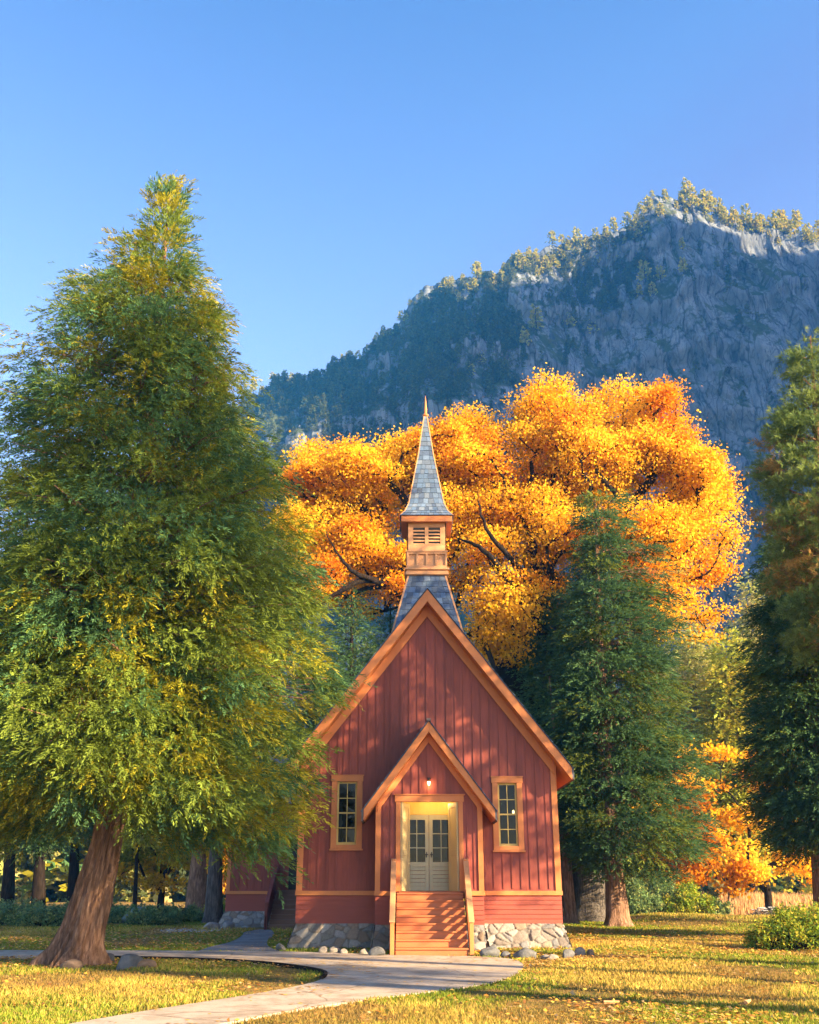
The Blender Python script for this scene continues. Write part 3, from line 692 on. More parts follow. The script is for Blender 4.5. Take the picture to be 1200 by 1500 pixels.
for k in range(4):
    a = k * math.pi / 2; c, s = round(math.cos(a)), round(math.sin(a))
    def rb(mb, x0, x1, y0, y1, z0, z1, tilt=0):
        pts = []
        for z in (z0, z1):
            for x, y in ((x0, y0), (x1, y0), (x1, y1), (x0, y1)):
                zz = z + (tilt * (y - y1) / (y0 - y1) if tilt else 0)
                pts.append((TX + c * x - s * y, TY + s * x + c * y, zz))
        mb.poly(pts, [(0, 3, 2, 1), (4, 5, 6, 7), (0, 1, 5, 4), (1, 2, 6, 5), (2, 3, 7, 6), (3, 0, 4, 7)])
    for x0, x1 in ((-.655, -.58), (-.34, -.27), (-.035, .035), (.27, .34), (.58, .655)):
        pn = MB(); rb(pn, x0, x1, -.645, -.601, 11.24, 11.63); pn.build('panel_stile', M['belfry'], bo, .003)
    for x0, x1 in ((-.635, -.44), (-.06, .06), (.44, .635)): rb(lf, x0, x1, -.635, -.601, 11.95, 12.55)
    rb(lf, -.635, .635, -.635, -.601, 11.745, 11.95); rb(lf, -.635, .635, -.635, -.601, 12.55, 12.72)
    for x0, x1 in ((-.44, -.06), (.06, .44)):
        lv = MB()
        for i in range(5): rb(lv, x0 + .004, x1 - .004, -.642, -.603, 11.995 + i * .115, 12.012 + i * .115, -.05)
        lv.build('louvre', M['belfry'], bo)
lf.build('louvre_frame', M['belfry'], bo, .003)
dk = MB()  # dark sheets behind the slats: the shade there put in as colour
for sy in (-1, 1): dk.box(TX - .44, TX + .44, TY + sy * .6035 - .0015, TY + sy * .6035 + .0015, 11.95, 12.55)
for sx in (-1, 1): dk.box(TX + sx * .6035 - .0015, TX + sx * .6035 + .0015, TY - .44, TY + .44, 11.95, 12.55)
dk.build('louvre_painted_shade', M['dark'], bo)
ev = MB(); ev.box(TX - .80, TX + .80, TY - .80, TY + .80, 12.72, 12.77); ringbox(ev, .83, .03, 12.69, 12.90)
P(ev, 'spire_eave', M['trim'], bevel=.005)
spire = MB(); prof = [(.86, 12.90), (.70, 13.12), (.58, 13.42), (.475, 14.02), (.255, 15.3), (.085, 16.6), (.035, 16.95)]
for (a, z0), (b, z1) in zip(prof[:-1], prof[1:]): frustum(spire, a, z0, b, z1, .15)
P(spire, 'spire_roof', M['shingle'])
h2 = MB(); hips(h2, prof, .02); P(h2, 'hip_board', M['belfry'])
fi = MB(); fi.cyl((TX, TY, 16.86), .05, .11, .05, 12); fi.cyl((TX, TY, 16.91), .11, .11, .03, 12); fi.cyl((TX, TY, 16.94), .11, .04, .06, 12); fi.cyl((TX, TY, 17.0), .045, .055, .15, 10); fi.cyl((TX, TY, 17.15), .055, .004, .55, 10)
P(fi, 'finial', M['trim'])

# ------------- rear left wing with its side stairs
AX0, AX1, AY0, AY1 = -7.45, XC - HW, 43.2, 47.0
wg = MB(); wg.box(AX0, AX1, AY0, AY1, FL - .1, 4.9)
x = AX0 + .15
while x < AX1 - .1: wg.box(x, x + .045, AY0 - .026, AY0 - .001, FL + .05, 4.8); x += .3
wo = P(wg, 'side_wing', M['red'])
wt = MB(); wt.box(AX0 - .05, -5.6, AY0 - .06, AY0 - .0, FL - .16, FL - .04); wt.box(AX0 - .03, AX0 + .12, AY0 - .045, AY0 - .027, FL - .04, 4.8); wt.build('trim_board', M['trim'], wo, .005)
wl_ = MB(); lap_run(wl_, AX0 - .02, -5.55, AY0, .6, FL - .16); wl_.box(AX0 - .02, AX1, AY0 + .055, AY1, .6, FL - .16); wl_.build('lower_siding', M['red_lap'], wo)
fw = [stone_wall('w', (AX0, AY0), (-5.6, AY0), -.05, .6, (0, -1), 23, wo, .3), stone_wall('w', (AX0, AY1), (AX0, AY0), -.05, .6, (-1, 0), 24, wo, .3)]
V_, Q_, c_ = join_raw(fw); raw('wing_foundation', V_, Q_, M['stone'], wo, c_, True)
wr = MB(); wr.poly([(AX0 - .35, AY0 - .4, 4.75), (AX1, AY0 - .4, 4.75), (AX1, (AY0 + AY1) / 2, 7.0), (AX0 - .35, (AY0 + AY1) / 2, 7.0), (AX1, AY1 + .4, 4.75), (AX0 - .35, AY1 + .4, 4.75)], [(0, 1, 2, 3), (3, 2, 4, 5), (0, 3, 5)], (.13, .14, .16)); wr.build('wing_roof', M['shingle'], wo)
dd = MB(); dd.box(-4.95, -4.15, AY0 - .03, AY0 - .027, 1.42, 3.4); dd.build('side_door', M['dark'], wo)
for (x0, x1) in ((-5.05, -4.95), (-4.15, -4.05)):
    t_ = MB(); t_.box(x0, x1, AY0 - .045, AY0 - .001, 1.42, 3.5); t_.build('door_casing', M['red'], wo)
ss = MB(); SY = 40.6; n_ = 8
for i in range(n_):
    y0 = SY + i * .27; ss.box(-5.35, -3.35, y0 + .02, AY0 - .03, i * .175, (i + 1) * .175 - .04); ss.box(-5.37, -3.33, y0 - .02, y0 + .31, (i + 1) * .175 - .039, (i + 1) * .175)
M['old_deck'] = painted('weathered_stair_paint', (.20, .115, .08), .2, (.15, 1, 1))
sso = P(ss, 'side_staircase', M['old_deck'])
sr = MB(); sr.box(-5.50, -5.40, SY - .1, SY, 0, .95)
sr.prismx([(SY, .85), (AY0 - .1, 2.25), (AY0 - .1, 2.37), (SY, .97)], -5.52, -5.38); sr.prismx([(SY - .1, 0), (SY + .2, 0), (AY0 - .1, 1.2), (AY0 - .1, 2.22), (SY - .1, .5)], -5.475, -5.425)
sr.build('handrail', M['red'], sso)
print('chapel done')

# ------------------------------------------------------------------ foliage builders
GRN = dict(mid=((.11, .22, .09), (.085, .18, .09), (.18, .25, .05)), cedar=((.17, .235, .035), (.095, .20, .075), (.30, .28, .02)), dark=((.075, .15, .055), (.055, .12, .055), (.14, .18, .03)),
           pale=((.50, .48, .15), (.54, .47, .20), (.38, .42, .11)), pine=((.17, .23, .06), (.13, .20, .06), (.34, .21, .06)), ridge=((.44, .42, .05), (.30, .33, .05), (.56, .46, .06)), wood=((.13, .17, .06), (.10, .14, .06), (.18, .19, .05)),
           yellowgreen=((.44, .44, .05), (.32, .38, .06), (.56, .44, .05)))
def conifer(name, loc, zz, rl, rr, trunk, style, seed, nb, sub_n, spr, K, L, Wd, label, cat, group=None, bark='bark_red', zmin=None, droop=.25, rise=.15, limbs=True, tseg=28, tamp=.10, lk=1.0, lowb=0.0, plume=True, whorl=0, sz=.75, ragged=.32, lead=0, topw=.15, spread=.9, inner=.35, sig=.2, depth=1.0, smin=None, tips=.0, mat='leaf'):
    """crown bounded by left/right radii at heights zz; nb boughs, each with clumps of sprays"""
    rs = np.random.RandomState(seed); zz = np.array(zz, float); rl = np.array(rl, float); rr = np.array(rr, float)
    root = empty(name, loc, label, cat, group)
    tp = np.array(trunk, float)          # rows x,y,z,r relative to loc
    def axis(z): return np.stack([np.interp(z, tp[:, 2], tp[:, 0]), np.interp(z, tp[:, 2], tp[:, 1])], -1)
    def rad(z, th):
        c = np.cos(th); a = np.interp(z, zz, rl); b = np.interp(z, zz, rr); m = (a + b) / 2 * depth
        return np.where(c > 0, c ** 2 * b, c ** 2 * a) + np.sin(th) ** 2 * m
    # heights weighted by radius
    g = np.linspace(zz[0], zz[-1], 300); wgt = np.maximum(np.interp(g, zz, rl + rr), topw) * (1 + lowb * np.exp(-(g - zz[0]) / 1.6)); cdf = np.cumsum(wgt); cdf /= cdf[-1]
    zb = np.interp((np.arange(nb) + rs.rand(nb)) / nb, cdf, g); th = np.arange(nb) * 2.39996 + rs.randn(nb) * .3
    if zmin:
        lim = zmin(th); zb = np.where(zb < lim, lim + rs.rand(nb) * (zz[-1] - lim) * .35, zb)
    if whorl: zb = np.clip(np.round(zb / whorl) * whorl + rs.randn(nb) * .09 * whorl, zz[0], zz[-1])
    Rb = rad(zb, th) * (1.04 - ragged * rs.rand(nb) ** 1.6) * (1 + .07 * np.sin(th * 3 + zb * 1.3))
    pal = np.array(GRN[style]); bc = pal[rs.choice(3, nb, p=(.5, .3, .2))] * (.8 + .4 * rs.rand(nb, 1))
    P_, D_, Cc = [], [], []; paths = []
    hd = np.stack([np.cos(th), np.sin(th)], -1); ax = axis(zb)
    for i in range(nb):
        r = Rb[i]; k = max(3, int(sub_n * (r / Rb.max()) ** .45))
        t = inner + (1 - inner) * np.sqrt(rs.rand(k)); t[0] = 1.0
        sag = rise * r * (t ** 2) - droop * r * (t - .45) ** 2 * 1.2
        lat = (rs.rand(k) - .5) * .38 * r * t
        side = np.array([-hd[i, 1], hd[i, 0]])
        c = np.stack([ax[i, 0] + hd[i, 0] * r * t + side[0] * lat, ax[i, 1] + hd[i, 1] * r * t + side[1] * lat, zb[i] + sag + rs.randn(k) * .1 * min(r, 2)], -1)
        n = spr; q = np.repeat(c, n, 0); off = rs.randn(len(q), 3) * sig * np.array([1, 1, sz]); q = q + off
        out_ = np.stack([hd[i, 0] + side[0] * (lat / (r + .1)), hd[i, 1] + side[1] * (lat / (r + .1)), np.full(k, .05)], -1)
        d = unit(np.repeat(out_, n, 0) + off * (1.1 / sig) * .45 + rs.randn(len(q), 3) * .3 + np.array([0, 0, tips + (2.6 * max(0, (zb[i] - lead * zz[-1]) / ((1 - lead) * zz[-1])) if lead else 0)]))
        P_.append(q); D_.append(d); Cc.append(np.repeat(bc[i][None], len(q), 0) * (.85 + .3 * rs.rand(len(q), 1)))
        if limbs and r > .5 and rs.rand() < .6 and zb[i] > zz[0] + (2.2 if lowb else 0):
            u = np.linspace(0, .95, 6); sg = rise * r * u ** 2 - droop * r * (u - .45) ** 2 * 1.2
            zroot = -.12 * r * (1 - u)
            paths.append((np.stack([ax[i, 0] + hd[i, 0] * r * u, ax[i, 1] + hd[i, 1] * r * u, zb[i] + sg + zroot], -1), (.014 + .016 * r) * lk * (1.05 - u)))
            for _ in range(3):
                u0 = rs.uniform(.25, .7); b0 = np.array([ax[i, 0] + hd[i, 0] * r * u0, ax[i, 1] + hd[i, 1] * r * u0, zb[i] + rise * r * u0 ** 2 - droop * r * (u0 - .45) ** 2 * 1.2 - .12 * r * (1 - u0)])
                b1 = c[rs.randint(len(c))]; paths.append((np.stack([b0, (b0 + b1) / 2 + rs.randn(3) * .04, b1]), np.array([.012, .008, .004]) * (1 + r * .3)))
    P_ = np.concatenate(P_); D_ = np.concatenate(D_); Cc = np.concatenate(Cc)
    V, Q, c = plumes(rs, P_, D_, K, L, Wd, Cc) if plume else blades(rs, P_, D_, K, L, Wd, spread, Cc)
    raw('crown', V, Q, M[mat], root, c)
    # trunk
    zt = np.linspace(tp[0, 2], tp[-1, 2], 40); rr_ = np.interp(zt, tp[:, 2], tp[:, 3])
    trunk_mesh(root, np.stack([np.interp(zt, tp[:, 2], tp[:, 0]), np.interp(zt, tp[:, 2], tp[:, 1]), zt], -1), rr_, M[bark], seed, nseg=tseg, amp=tamp, extra=tubes(paths, 5) if paths else None)
    print(name, len(c) // 4); return root
def trunk_mesh(root, C_, rad, mat, seed, nseg=28, rows=None, amp=.10, name='trunk', extra=None):
    k = rows or max(30, int((C_[-1, 2] - C_[0, 2]) * (5 if nseg < 60 else 14))); zt = np.linspace(0, len(C_) - 1, k)
    cx = np.stack([np.interp(zt, np.arange(len(C_)), C_[:, j]) for j in range(3)], -1); r = np.interp(zt, np.arange(len(C_)), rad)
    a = np.linspace(0, 2 * np.pi, nseg, endpoint=False)
    A, Z = np.meshgrid(a, cx[:, 2]); h0 = Z - cx[0, 2]
    fl = 1 + .18 * np.exp(-h0 / .5) * np.sin(A * 5 + seed) + amp * fbm(np.cos(A) * 3 + seed, np.sin(A) * 3 + Z * .5, 4) + amp * .9 * fbm(A * nseg / 6.283 * .45, Z * .35, 3) + (amp * 1.1 * (np.abs(fbm(A * 9 + 1.2 * fbm(A * 2, Z * .8, 2), Z * .55 + 4, 3)) * 2 - .5) if nseg > 60 else 0)
    Rr = r[:, None] * fl
    V = np.stack([cx[:, 0][:, None] + Rr * np.cos(A), cx[:, 1][:, None] + Rr * np.sin(A), Z], -1).reshape(-1, 3)
    i = np.arange(k - 1)[:, None] * nseg; j = np.arange(nseg)[None]; j2 = (j + 1) % nseg
    Q = np.stack([i + j, i + j2, i + nseg + j2, i + nseg + j], -1).reshape(-1, 4)
    if extra: Q = np.concatenate([Q, extra[1] + len(V)]); V = np.concatenate([V, extra[0]])
    return raw(name, V, Q, mat, root, smooth=True)

def outline(pts_l, pts_r, Y, xc, z_lo, z_hi, n=24):
    """pixel outlines -> height table of left and right radii about world X = xc(z)"""
    l = np.array([tuple(at(x, y, Y)) for x, y in pts_l]); r = np.array([tuple(at(x, y, Y)) for x, y in pts_r])
    l = l[np.argsort(l[:, 2])]; r = r[np.argsort(r[:, 2])]; z = np.linspace(z_lo, z_hi, n)
    c = np.array([xc(q) for q in z])
    return z, np.maximum(c - np.interp(z, l[:, 2], l[:, 0]), .05), np.maximum(np.interp(z, r[:, 2], r[:, 0]) - c, .05)

# ---- the big incense cedar on the left
TYc = 23.0
tr = [(-.45, 0, -.1, .78), (-.42, 0, .1, .6), (-.34, 0, .5, .46), (-.2, 0, 1.2, .37), (-.02, 0, 2.2, .32), (.12, 0, 3.2, .30), (.2, 0, 6, .25), (.15, 0, 10, .18), (0, 0, 15, .09), (-.05, 0, 19.9, .015)]
Xt = -6.72
Lp = [(247, 272), (222, 292), (206, 321), (184, 350), (166, 379), (146, 398), (102, 425), (97, 458), (56, 471), (50, 500), (8, 525), (0, 575), (-25, 700), (-60, 850), (-75, 1000), (-66, 1150), (-36, 1225), (50, 1280)]
Rp = [(249, 272), (273, 300), (283, 375), (296, 408), (319, 437), (323, 467), (329, 500), (346, 517), (354, 562), (367, 604), (398, 640), (404, 667), (410, 725), (450, 792), (475, 875), (471, 950), (458, 1033), (446, 1110), (486, 1140), (490, 1170), (470, 1196), (428, 1228), (385, 1264)]
Lp = [(x + 8, y) for x, y in Lp]; Rp = [(x - (9 if y < 1000 else 6), y) for x, y in Rp]
z, rl, rr = outline(Lp, Rp, TYc, lambda q: Xt, 2.0, 20.1, 40)
def zm(th):
    s = np.sin(th); return np.where(s < -.35, 3.3, np.where(s > .25, 3.3, 2.6)) - .1 * np.cos(th).clip(0, 1)
conifer('incense_cedar', (Xt, TYc, 0), z, rl, rr, tr, 'cedar', 3, 820, 10, 15, 10, .30, .027,
        'huge olive green cedar on a leaning cinnamon trunk left of the chapel', 'tree', zmin=zm, sig=.19, depth=.92, rise=.04, droop=.36, tips=-.28, spread=.8, ragged=.46, sz=.6, lead=.85, tseg=110, tamp=.19, lk=.42, inner=.2, lowb=1.3, topw=1.3)

# ---- golden oaks behind the chapel
def oak(name, base, lobes, seed, n_att, leaf_n, leaf_s, label, limb0, trunk_r=.55, pal=((.85, .46, .018), (.89, .55, .035), (.78, .34, .014)), group=None, sigma=.34, bark='bark_dark', cat='tree', extra=()):
    rs = np.random.RandomState(seed); root = empty(name, base, label, cat, group); b = np.array(base, float)
    pts = []; wsum = sum(l[3] ** 2 for l in lobes)
    for (x, y, zc, r) in lobes:
        n = max(8, int(n_att * r ** 2 / wsum)); d = unit(rs.randn(n, 3)); pts.append(np.array([x, y, zc]) - b + d * (1.14 * r * rs.rand(n, 1) ** .36) * np.array([1, 1, .95]))
    A = np.concatenate(pts); g1 = fbm(A[:, 0] / 1.7 + seed, A[:, 2] / .75 + A[:, 1] * .5, 3); A = A[g1 + .12 * rs.randn(len(A)) >  .06]; A = A + rs.randn(len(A), 3) * .15
    N = [np.array(p, float) for p in limb0]; par = [-1] + list(range(len(limb0) - 1))
    top = N[-1]; order = np.argsort(np.linalg.norm(A - top, axis=1))
    NA = np.zeros((len(A) * 4 + 60, 3)); cnt = len(N); NA[:cnt] = N; dist = np.zeros(len(NA)); parent = np.full(len(NA), -1); parent[:cnt] = par
    for i in range(1, cnt): dist[i] = dist[i - 1] + np.linalg.norm(NA[i] - NA[i - 1])
    ends = []
    for i in order:
        a = A[i]; dd_ = np.linalg.norm(NA[:cnt] - a, axis=1) + .22 * dist[:cnt]; dd_[:max(1, len(limb0) - 3)] += 3
        j = int(np.argmin(dd_)); seg = a - NA[j]; Ls = np.linalg.norm(seg); k = int(min(3, max(1, Ls / .7)))
        prev = j
        for q in range(1, k + 1):
            p = NA[j] + seg * q / k + (rs.randn(3) * .07 * Ls if q < k else 0) + np.array([0, 0, .06 * Ls * math.sin(math.pi * q / k)])
            NA[cnt] = p; parent[cnt] = prev; dist[cnt] = dist[prev] + np.linalg.norm(p - NA[prev]); prev = cnt; cnt += 1
        ends.append(prev)
    area = np.zeros(cnt); child = np.zeros(cnt, int)
    for i in range(cnt - 1, 0, -1):
        if child[i] == 0: area[i] += .010 ** 2
        area[parent[i]] += area[i]; child[parent[i]] += 1
    rad = np.sqrt(area) * (trunk_r / math.sqrt(area[0])); rad = np.maximum(rad, .02)
    # each branch runs from its parent's node until it ends
    paths = []; main = {}
    for i in range(1, cnt):
        p = parent[i]
        if p not in main or area[i] > area[main[p]]: main[p] = i
    for i in range(cnt):
        kids_start = i == 0 or main.get(parent[i]) != i
        if kids_start:
            ch = [parent[i]] if i else []; q = i
            while True:
                ch.append(q)
                if q not in main: break
                q = main[q]
            if len(ch) >= 2:
                P_ = NA[ch]; r_ = rad[ch].copy()
                if i: r_[0] = min(r_[0], r_[1] * 1.25)
                paths.append((P_, r_))
    for L_, r0, r1 in extra:
        q_ = smooth_px(L_, 4); P_ = np.array([tuple(at(x, y, Y_)) for x, y, Y_ in [(a[0], a[1], np.interp(i / (len(q_) - 1), np.linspace(0, 1, len(L_)), [l[2] for l in L_])) for i, a in enumerate(q_)]]) - b
        paths.append((P_ + rs.randn(*P_.shape) * .04, np.linspace(r0, r1, len(P_))))
    big = [p for p in paths if p[1].max() > .05]; small = [p for p in paths if p[1].max() <= .05]
    V, Q = tubes(big, 9)
    if small: v2, q2 = tubes(small, 4); Q = np.concatenate([Q, q2 + len(V)]); V = np.concatenate([V, v2])
    raw('trunk', V, Q, M[bark], root, smooth=True)
    E = NA[ends]; pal = np.array(pal); nE = len(E)
    # colour varies clump by clump over ~1.5 m
    tn = vnoise(E[:, 0] * .55 + 40 + seed, E[:, 2] * .55 + E[:, 1] * .3 + 40); ci = np.clip((tn * 3.2 - .1).astype(int), 0, 2)
    cc = pal[ci] * (.82 + .36 * rs.rand(nE, 1))
    PP = np.repeat(E, leaf_n, 0) + rs.randn(nE * leaf_n, 3) * sigma * np.array([1.15, 1.15, .5]); c = np.repeat(cc, leaf_n, 0)
    V, Q, c = leaves(rs, PP, leaf_s, c); raw('crown', V, Q, M['gold'], root, c); print(name, len(c) // 4); return root
def lobes_px(L, Y, rs_seed=1, dy=2.2):
    rs = np.random.RandomState(rs_seed); o = []; L = list(L)
    for (x, y, q) in list(L):
        for _ in range(2):
            a = rs.rand() * 6.28; L.append((x + q * math.cos(a) * .85, y + q * math.sin(a) * .8, q * rs.uniform(.35, .55)))
    for (x, y, r) in L:
        Yq = Y + rs.uniform(-dy, dy); p = at(x, y, Yq); q = at(x + r, y, Yq); o.append((p.x, p.y, p.z, abs(q.x - p.x)))
    return o
YO = 50.0
LA = [(752, 622, 38), (795, 600, 48), (838, 625, 40), (905, 605, 44), (950, 610, 42), (985, 632, 26), (870, 680, 55), (780, 690, 60), (718, 665, 42), (935, 700, 58), (1005, 700, 42), (1045, 722, 28), (1030, 775, 48), (960, 790, 60), (880, 770, 60),
      (800, 770, 55), (735, 745, 45), (1010, 840, 42), (960, 870, 45), (1040, 905, 30), (985, 920, 38), (720, 800, 40), (740, 880, 50), (790, 850, 40), (1000, 660, 20), (730, 940, 36)]
bA = at(818, 1335, YO + 1); base = (bA.x, YO + 1, 0)
def rel(px, py, Y, b): p = at(px, py, Y); return (p.x - b[0], p.y - b[1], p.z - b[2])
oak('golden_oak', base, lobes_px(LA, YO, 2), 5, 9500, 44, .125, 'great golden yellow oak rising above the dark conifers right of the steeple', [(0, 0, -.2), (.05, 0, 2.5), (0, 0, 5), (-.2, 0, 7.5), (-.1, 0, 9.5)], .75,
    extra=(([(812, 960, 51), (775, 895, 48), (745, 850, 47), (715, 812, 46.6), (690, 795, 46.8), (668, 788, 48)], .30, .03), ([(800, 930, 51), (778, 860, 48), (752, 822, 47.2), (722, 790, 46.8), (706, 755, 47), (700, 730, 48)], .24, .02), ([(826, 1000, 51), (840, 905, 48), (905, 905, 47), (950, 870, 46.8), (1000, 880, 47.4)], .22, .02)))
LB = [(462, 668, 24), (432, 705, 22), (475, 715, 42), (525, 690, 34), (570, 665, 34), (610, 672, 36), (655, 650, 32), (683, 618, 22), (668, 690, 40), (560, 735, 55), (500, 775, 48), (455, 770, 36), (600, 780, 50), (650, 760, 48), (540, 825, 44),
      (480, 845, 34), (600, 840, 40), (665, 830, 40), (700, 760, 34), (450, 815, 22), (520, 880, 26)]
bB = at(640, 1335, YO + 2); base = (bB.x, YO + 2, 0)
oak('golden_oak', base, lobes_px(LB, YO + 1, 3), 9, 8000, 44, .125, 'wide golden yellow oak spreading behind the steeple to the left', [(0, 0, -.2), (-.1, 0, 3), (-.3, 0, 6), (-.5, 0, 8.8), (-.9, 0, 10.3)], .7,
    extra=(([(632, 960, 52), (590, 872, 50), (545, 850, 48.6), (505, 862, 48), (462, 888, 48), (425, 905, 48.6)], .28, .02), ([(560, 856, 48.8), (520, 838, 48), (500, 818, 48), (478, 780, 48.6)], .17, .02), ([(640, 940, 52), (672, 880, 50), (690, 850, 49), (740, 868, 48.6)], .18, .02), ([(665, 960, 52), (700, 925, 49), (725, 985, 47)], .22, .1)))

# ---- dark conifers right of the chapel
def cz(px, py, Y): return at(px, py, Y).z
Y1 = 46.0; b1 = gd(905, 1353); b1 = Vector((at(905, 1350, Y1).x, Y1, float(gz(at(905, 1350, Y1).x, Y1))))
Lp = [(871, 730), (858, 765), (842, 810), (825, 860), (815, 920), (815, 1000), (812, 1080), (818, 1160), (840, 1240), (880, 1270)]
Rp = [(873, 730), (893, 762), (928, 805), (945, 870), (968, 935), (985, 1000), (1000, 1065), (1018, 1130), (1032, 1200), (1030, 1240), (990, 1275)]
zt_ = cz(872, 728, Y1); z, rl, rr = outline(Lp, Rp, Y1, lambda q: b1.x - (q / zt_) * 1.0, cz(905, 1265, Y1), zt_)
tx_ = at(872, 728, Y1).x - b1.x
conifer('dark_conifer', b1, z, rl, rr, [(0, 0, -.2, .75), (0, 0, .3, .5), (0, 0, 1.5, .42), (-.15, 0, 8, .3), (tx_, 0, zt_, .02)], 'dark', 21, 340, 9, 10, 9, .50, .05,
        'tall dark green conifer with a straight reddish trunk right of the chapel', 'tree', sig=.36, rise=.02, droop=.4, inner=.25, whorl=1.15, sz=.38, ragged=.5)
Y2 = 51.0; x2 = at(868, 1335, Y2).x
Lp = [(798, 828), (780, 855), (765, 875), (752, 915), (742, 980), (745, 1060), (760, 1140), (790, 1200), (820, 1240)]
Rp = [(806, 835), (830, 860), (860, 900), (880, 960), (890, 1050), (900, 1120), (900, 1200), (895, 1240)]
zt_ = cz(802, 835, Y2); tx_ = at(802, 835, Y2).x - x2
z, rl, rr = outline(Lp, Rp, Y2, lambda q: x2 + tx_ * (q / zt_) ** .8, cz(868, 1245, Y2), zt_)
conifer('dark_conifer', (x2, Y2, 0), z, rl, rr, [(0, 0, -.2, 1.35), (0, 0, .5, 1.05), (-.05, 0, 2, .88), (-.15, 0, 4.5, .75), (tx_ * .6, 0, 10, .4), (tx_, 0, zt_, .03)], 'mid', 22, 340, 8, 10, 9, .50, .05,
        'broad dark conifer with massive grey flared trunk close behind the chapel', 'tree', bark='bark_grey', sig=.36, rise=.05, droop=.35, whorl=1.2, sz=.42, ragged=.42)
Y3 = 47.5; x3 = at(836, 1347, Y3).x
conifer('dark_conifer', (x3, Y3, 0), [3.4, 6, 9, 11], [.5, .8, .6, .1], [.5, .8, .6, .1], [(0, 0, -.2, .42), (0, 0, .4, .27), (-.1, 0, 4, .2), (-.4, 0, 11, .03)], 'dark', 23, 60, 5, 7, 6, .34, .055,
        'slim dark conifer with thin trunk between the chapel corner and the massive grey trunk', 'tree', sig=.28)
# ---- dark conifers behind the left of the chapel
Yb = 47.0
def simple_conifer(name, px_top, py_top, px_w, py_bot, Y, style, seed, label, nb=220, K=6, L=.42, Wd=.06, bark='bark_dark', trunk_r=.4, sub_n=6, spr=8, group=None, sig=.33, inner=.3, loc_px=None, cat='tree', **kw):
    ztp = at(px_top, py_top, Y).z; zb_ = max(at(px_top, py_bot, Y).z, .5); bx = at(px_top, 1300, Y).x if loc_px is None else at(loc_px, 1300, Y).x
    tx = at(px_top, py_top, Y).x - bx; w_ = px_w / F * (Y * cp + 8 * sp)
    zz = np.linspace(zb_, ztp, 14); t = (zz - zb_) / (ztp - zb_); r = w_ * (1 - t) ** .75 * (.75 + .25 * np.minimum(1, t * 5)) + .08
    return conifer(name, (bx, Y, float(gz(bx, Y))), zz, r, r, [(0, 0, -.3, trunk_r * 1.5), (0, 0, .3, trunk_r), (tx * .3, 0, ztp * .4, trunk_r * .6), (tx, 0, ztp, .02)], style, seed, nb, sub_n, spr, K, L, Wd, label, cat, group, bark=bark, sig=sig, inner=inner, **kw)
simple_conifer('dark_conifer', 515, 862, 74, 1230, 49, 'dark', 31, 'dark green conifer showing between the big cedar and the chapel roof', 240)
simple_conifer('dark_conifer', 462, 925, 50, 1240, 52, 'dark', 32, 'smaller shaded conifer half hidden behind the big cedar right edge', 150)
simple_conifer('dark_conifer', 572, 880, 60, 1230, 54, 'dark', 34, 'dark conifer right behind the left slope of the chapel roof', 200)
simple_conifer('young_conifer', 700, 905, 46, 1200, 57, 'yellowgreen', 33, 'yellow green young tree behind the right slope of the chapel roof', 160)
# ---- right edge
Y4 = 31.0
Lp = [(1185, 495), (1160, 535), (1148, 590), (1132, 640), (1122, 700), (1130, 760), (1140, 830), (1150, 900), (1165, 940)]
Rp = [(1190, 495), (1215, 540), (1240, 600), (1270, 680), (1290, 760), (1290, 900), (1280, 940)]
x4 = at(1236, 1300, Y4).x; zt_ = cz(1187, 492, Y4); tx_ = at(1187, 492, Y4).x - x4
z, rl, rr = outline(Lp, Rp, Y4, lambda q: x4 + tx_ * q / zt_, cz(1200, 960, Y4), zt_)
conifer('ponderosa_pine', (x4, Y4, 0), z, rl, rr, [(0, 0, -.2, .5), (0, 0, .5, .36), (tx_ * .5, 0, zt_ * .5, .24), (tx_, 0, zt_, .02)], 'pine', 41, 200, 6, 10, 14, .24, .022,
        'tall pine with brown and orange needle clumps cut off by the upper right edge', 'tree', sig=.22, spread=1.5, droop=.1, rise=.1, tips=.2, inner=.45, plume=False, whorl=1.0, sz=.5, ragged=.5)
Y5 = 35.0
Lp = [(1165, 745), (1140, 775), (1128, 830), (1112, 900), (1108, 980), (1118, 1060), (1112, 1120), (1130, 1180), (1160, 1240)]
Rp = [(1170, 745), (1200, 800), (1240, 900), (1280, 1000), (1320, 1150), (1320, 1250)]
x5 = at(1215, 1330, Y5).x; zt_ = cz(1168, 742, Y5); tx_ = at(1168, 742, Y5).x - x5
z, rl, rr = outline(Lp, Rp, Y5, lambda q: x5 + tx_ * q / zt_, cz(1215, 1245, Y5), zt_)
conifer('dark_cedar', (x5, Y5, 0), z, rl, rr, [(0, 0, -.2, .8), (0, 0, .5, .5), (tx_ * .5, 0, zt_ * .5, .3), (tx_, 0, zt_, .02)], 'dark', 42, 420, 7, 10, 9, .45, .042,
        'dark green cedar below the pine at the right edge of the photo', 'tree', sig=.3, rise=.02, droop=.45, tips=-.15, whorl=1.1, sz=.4, ragged=.45)
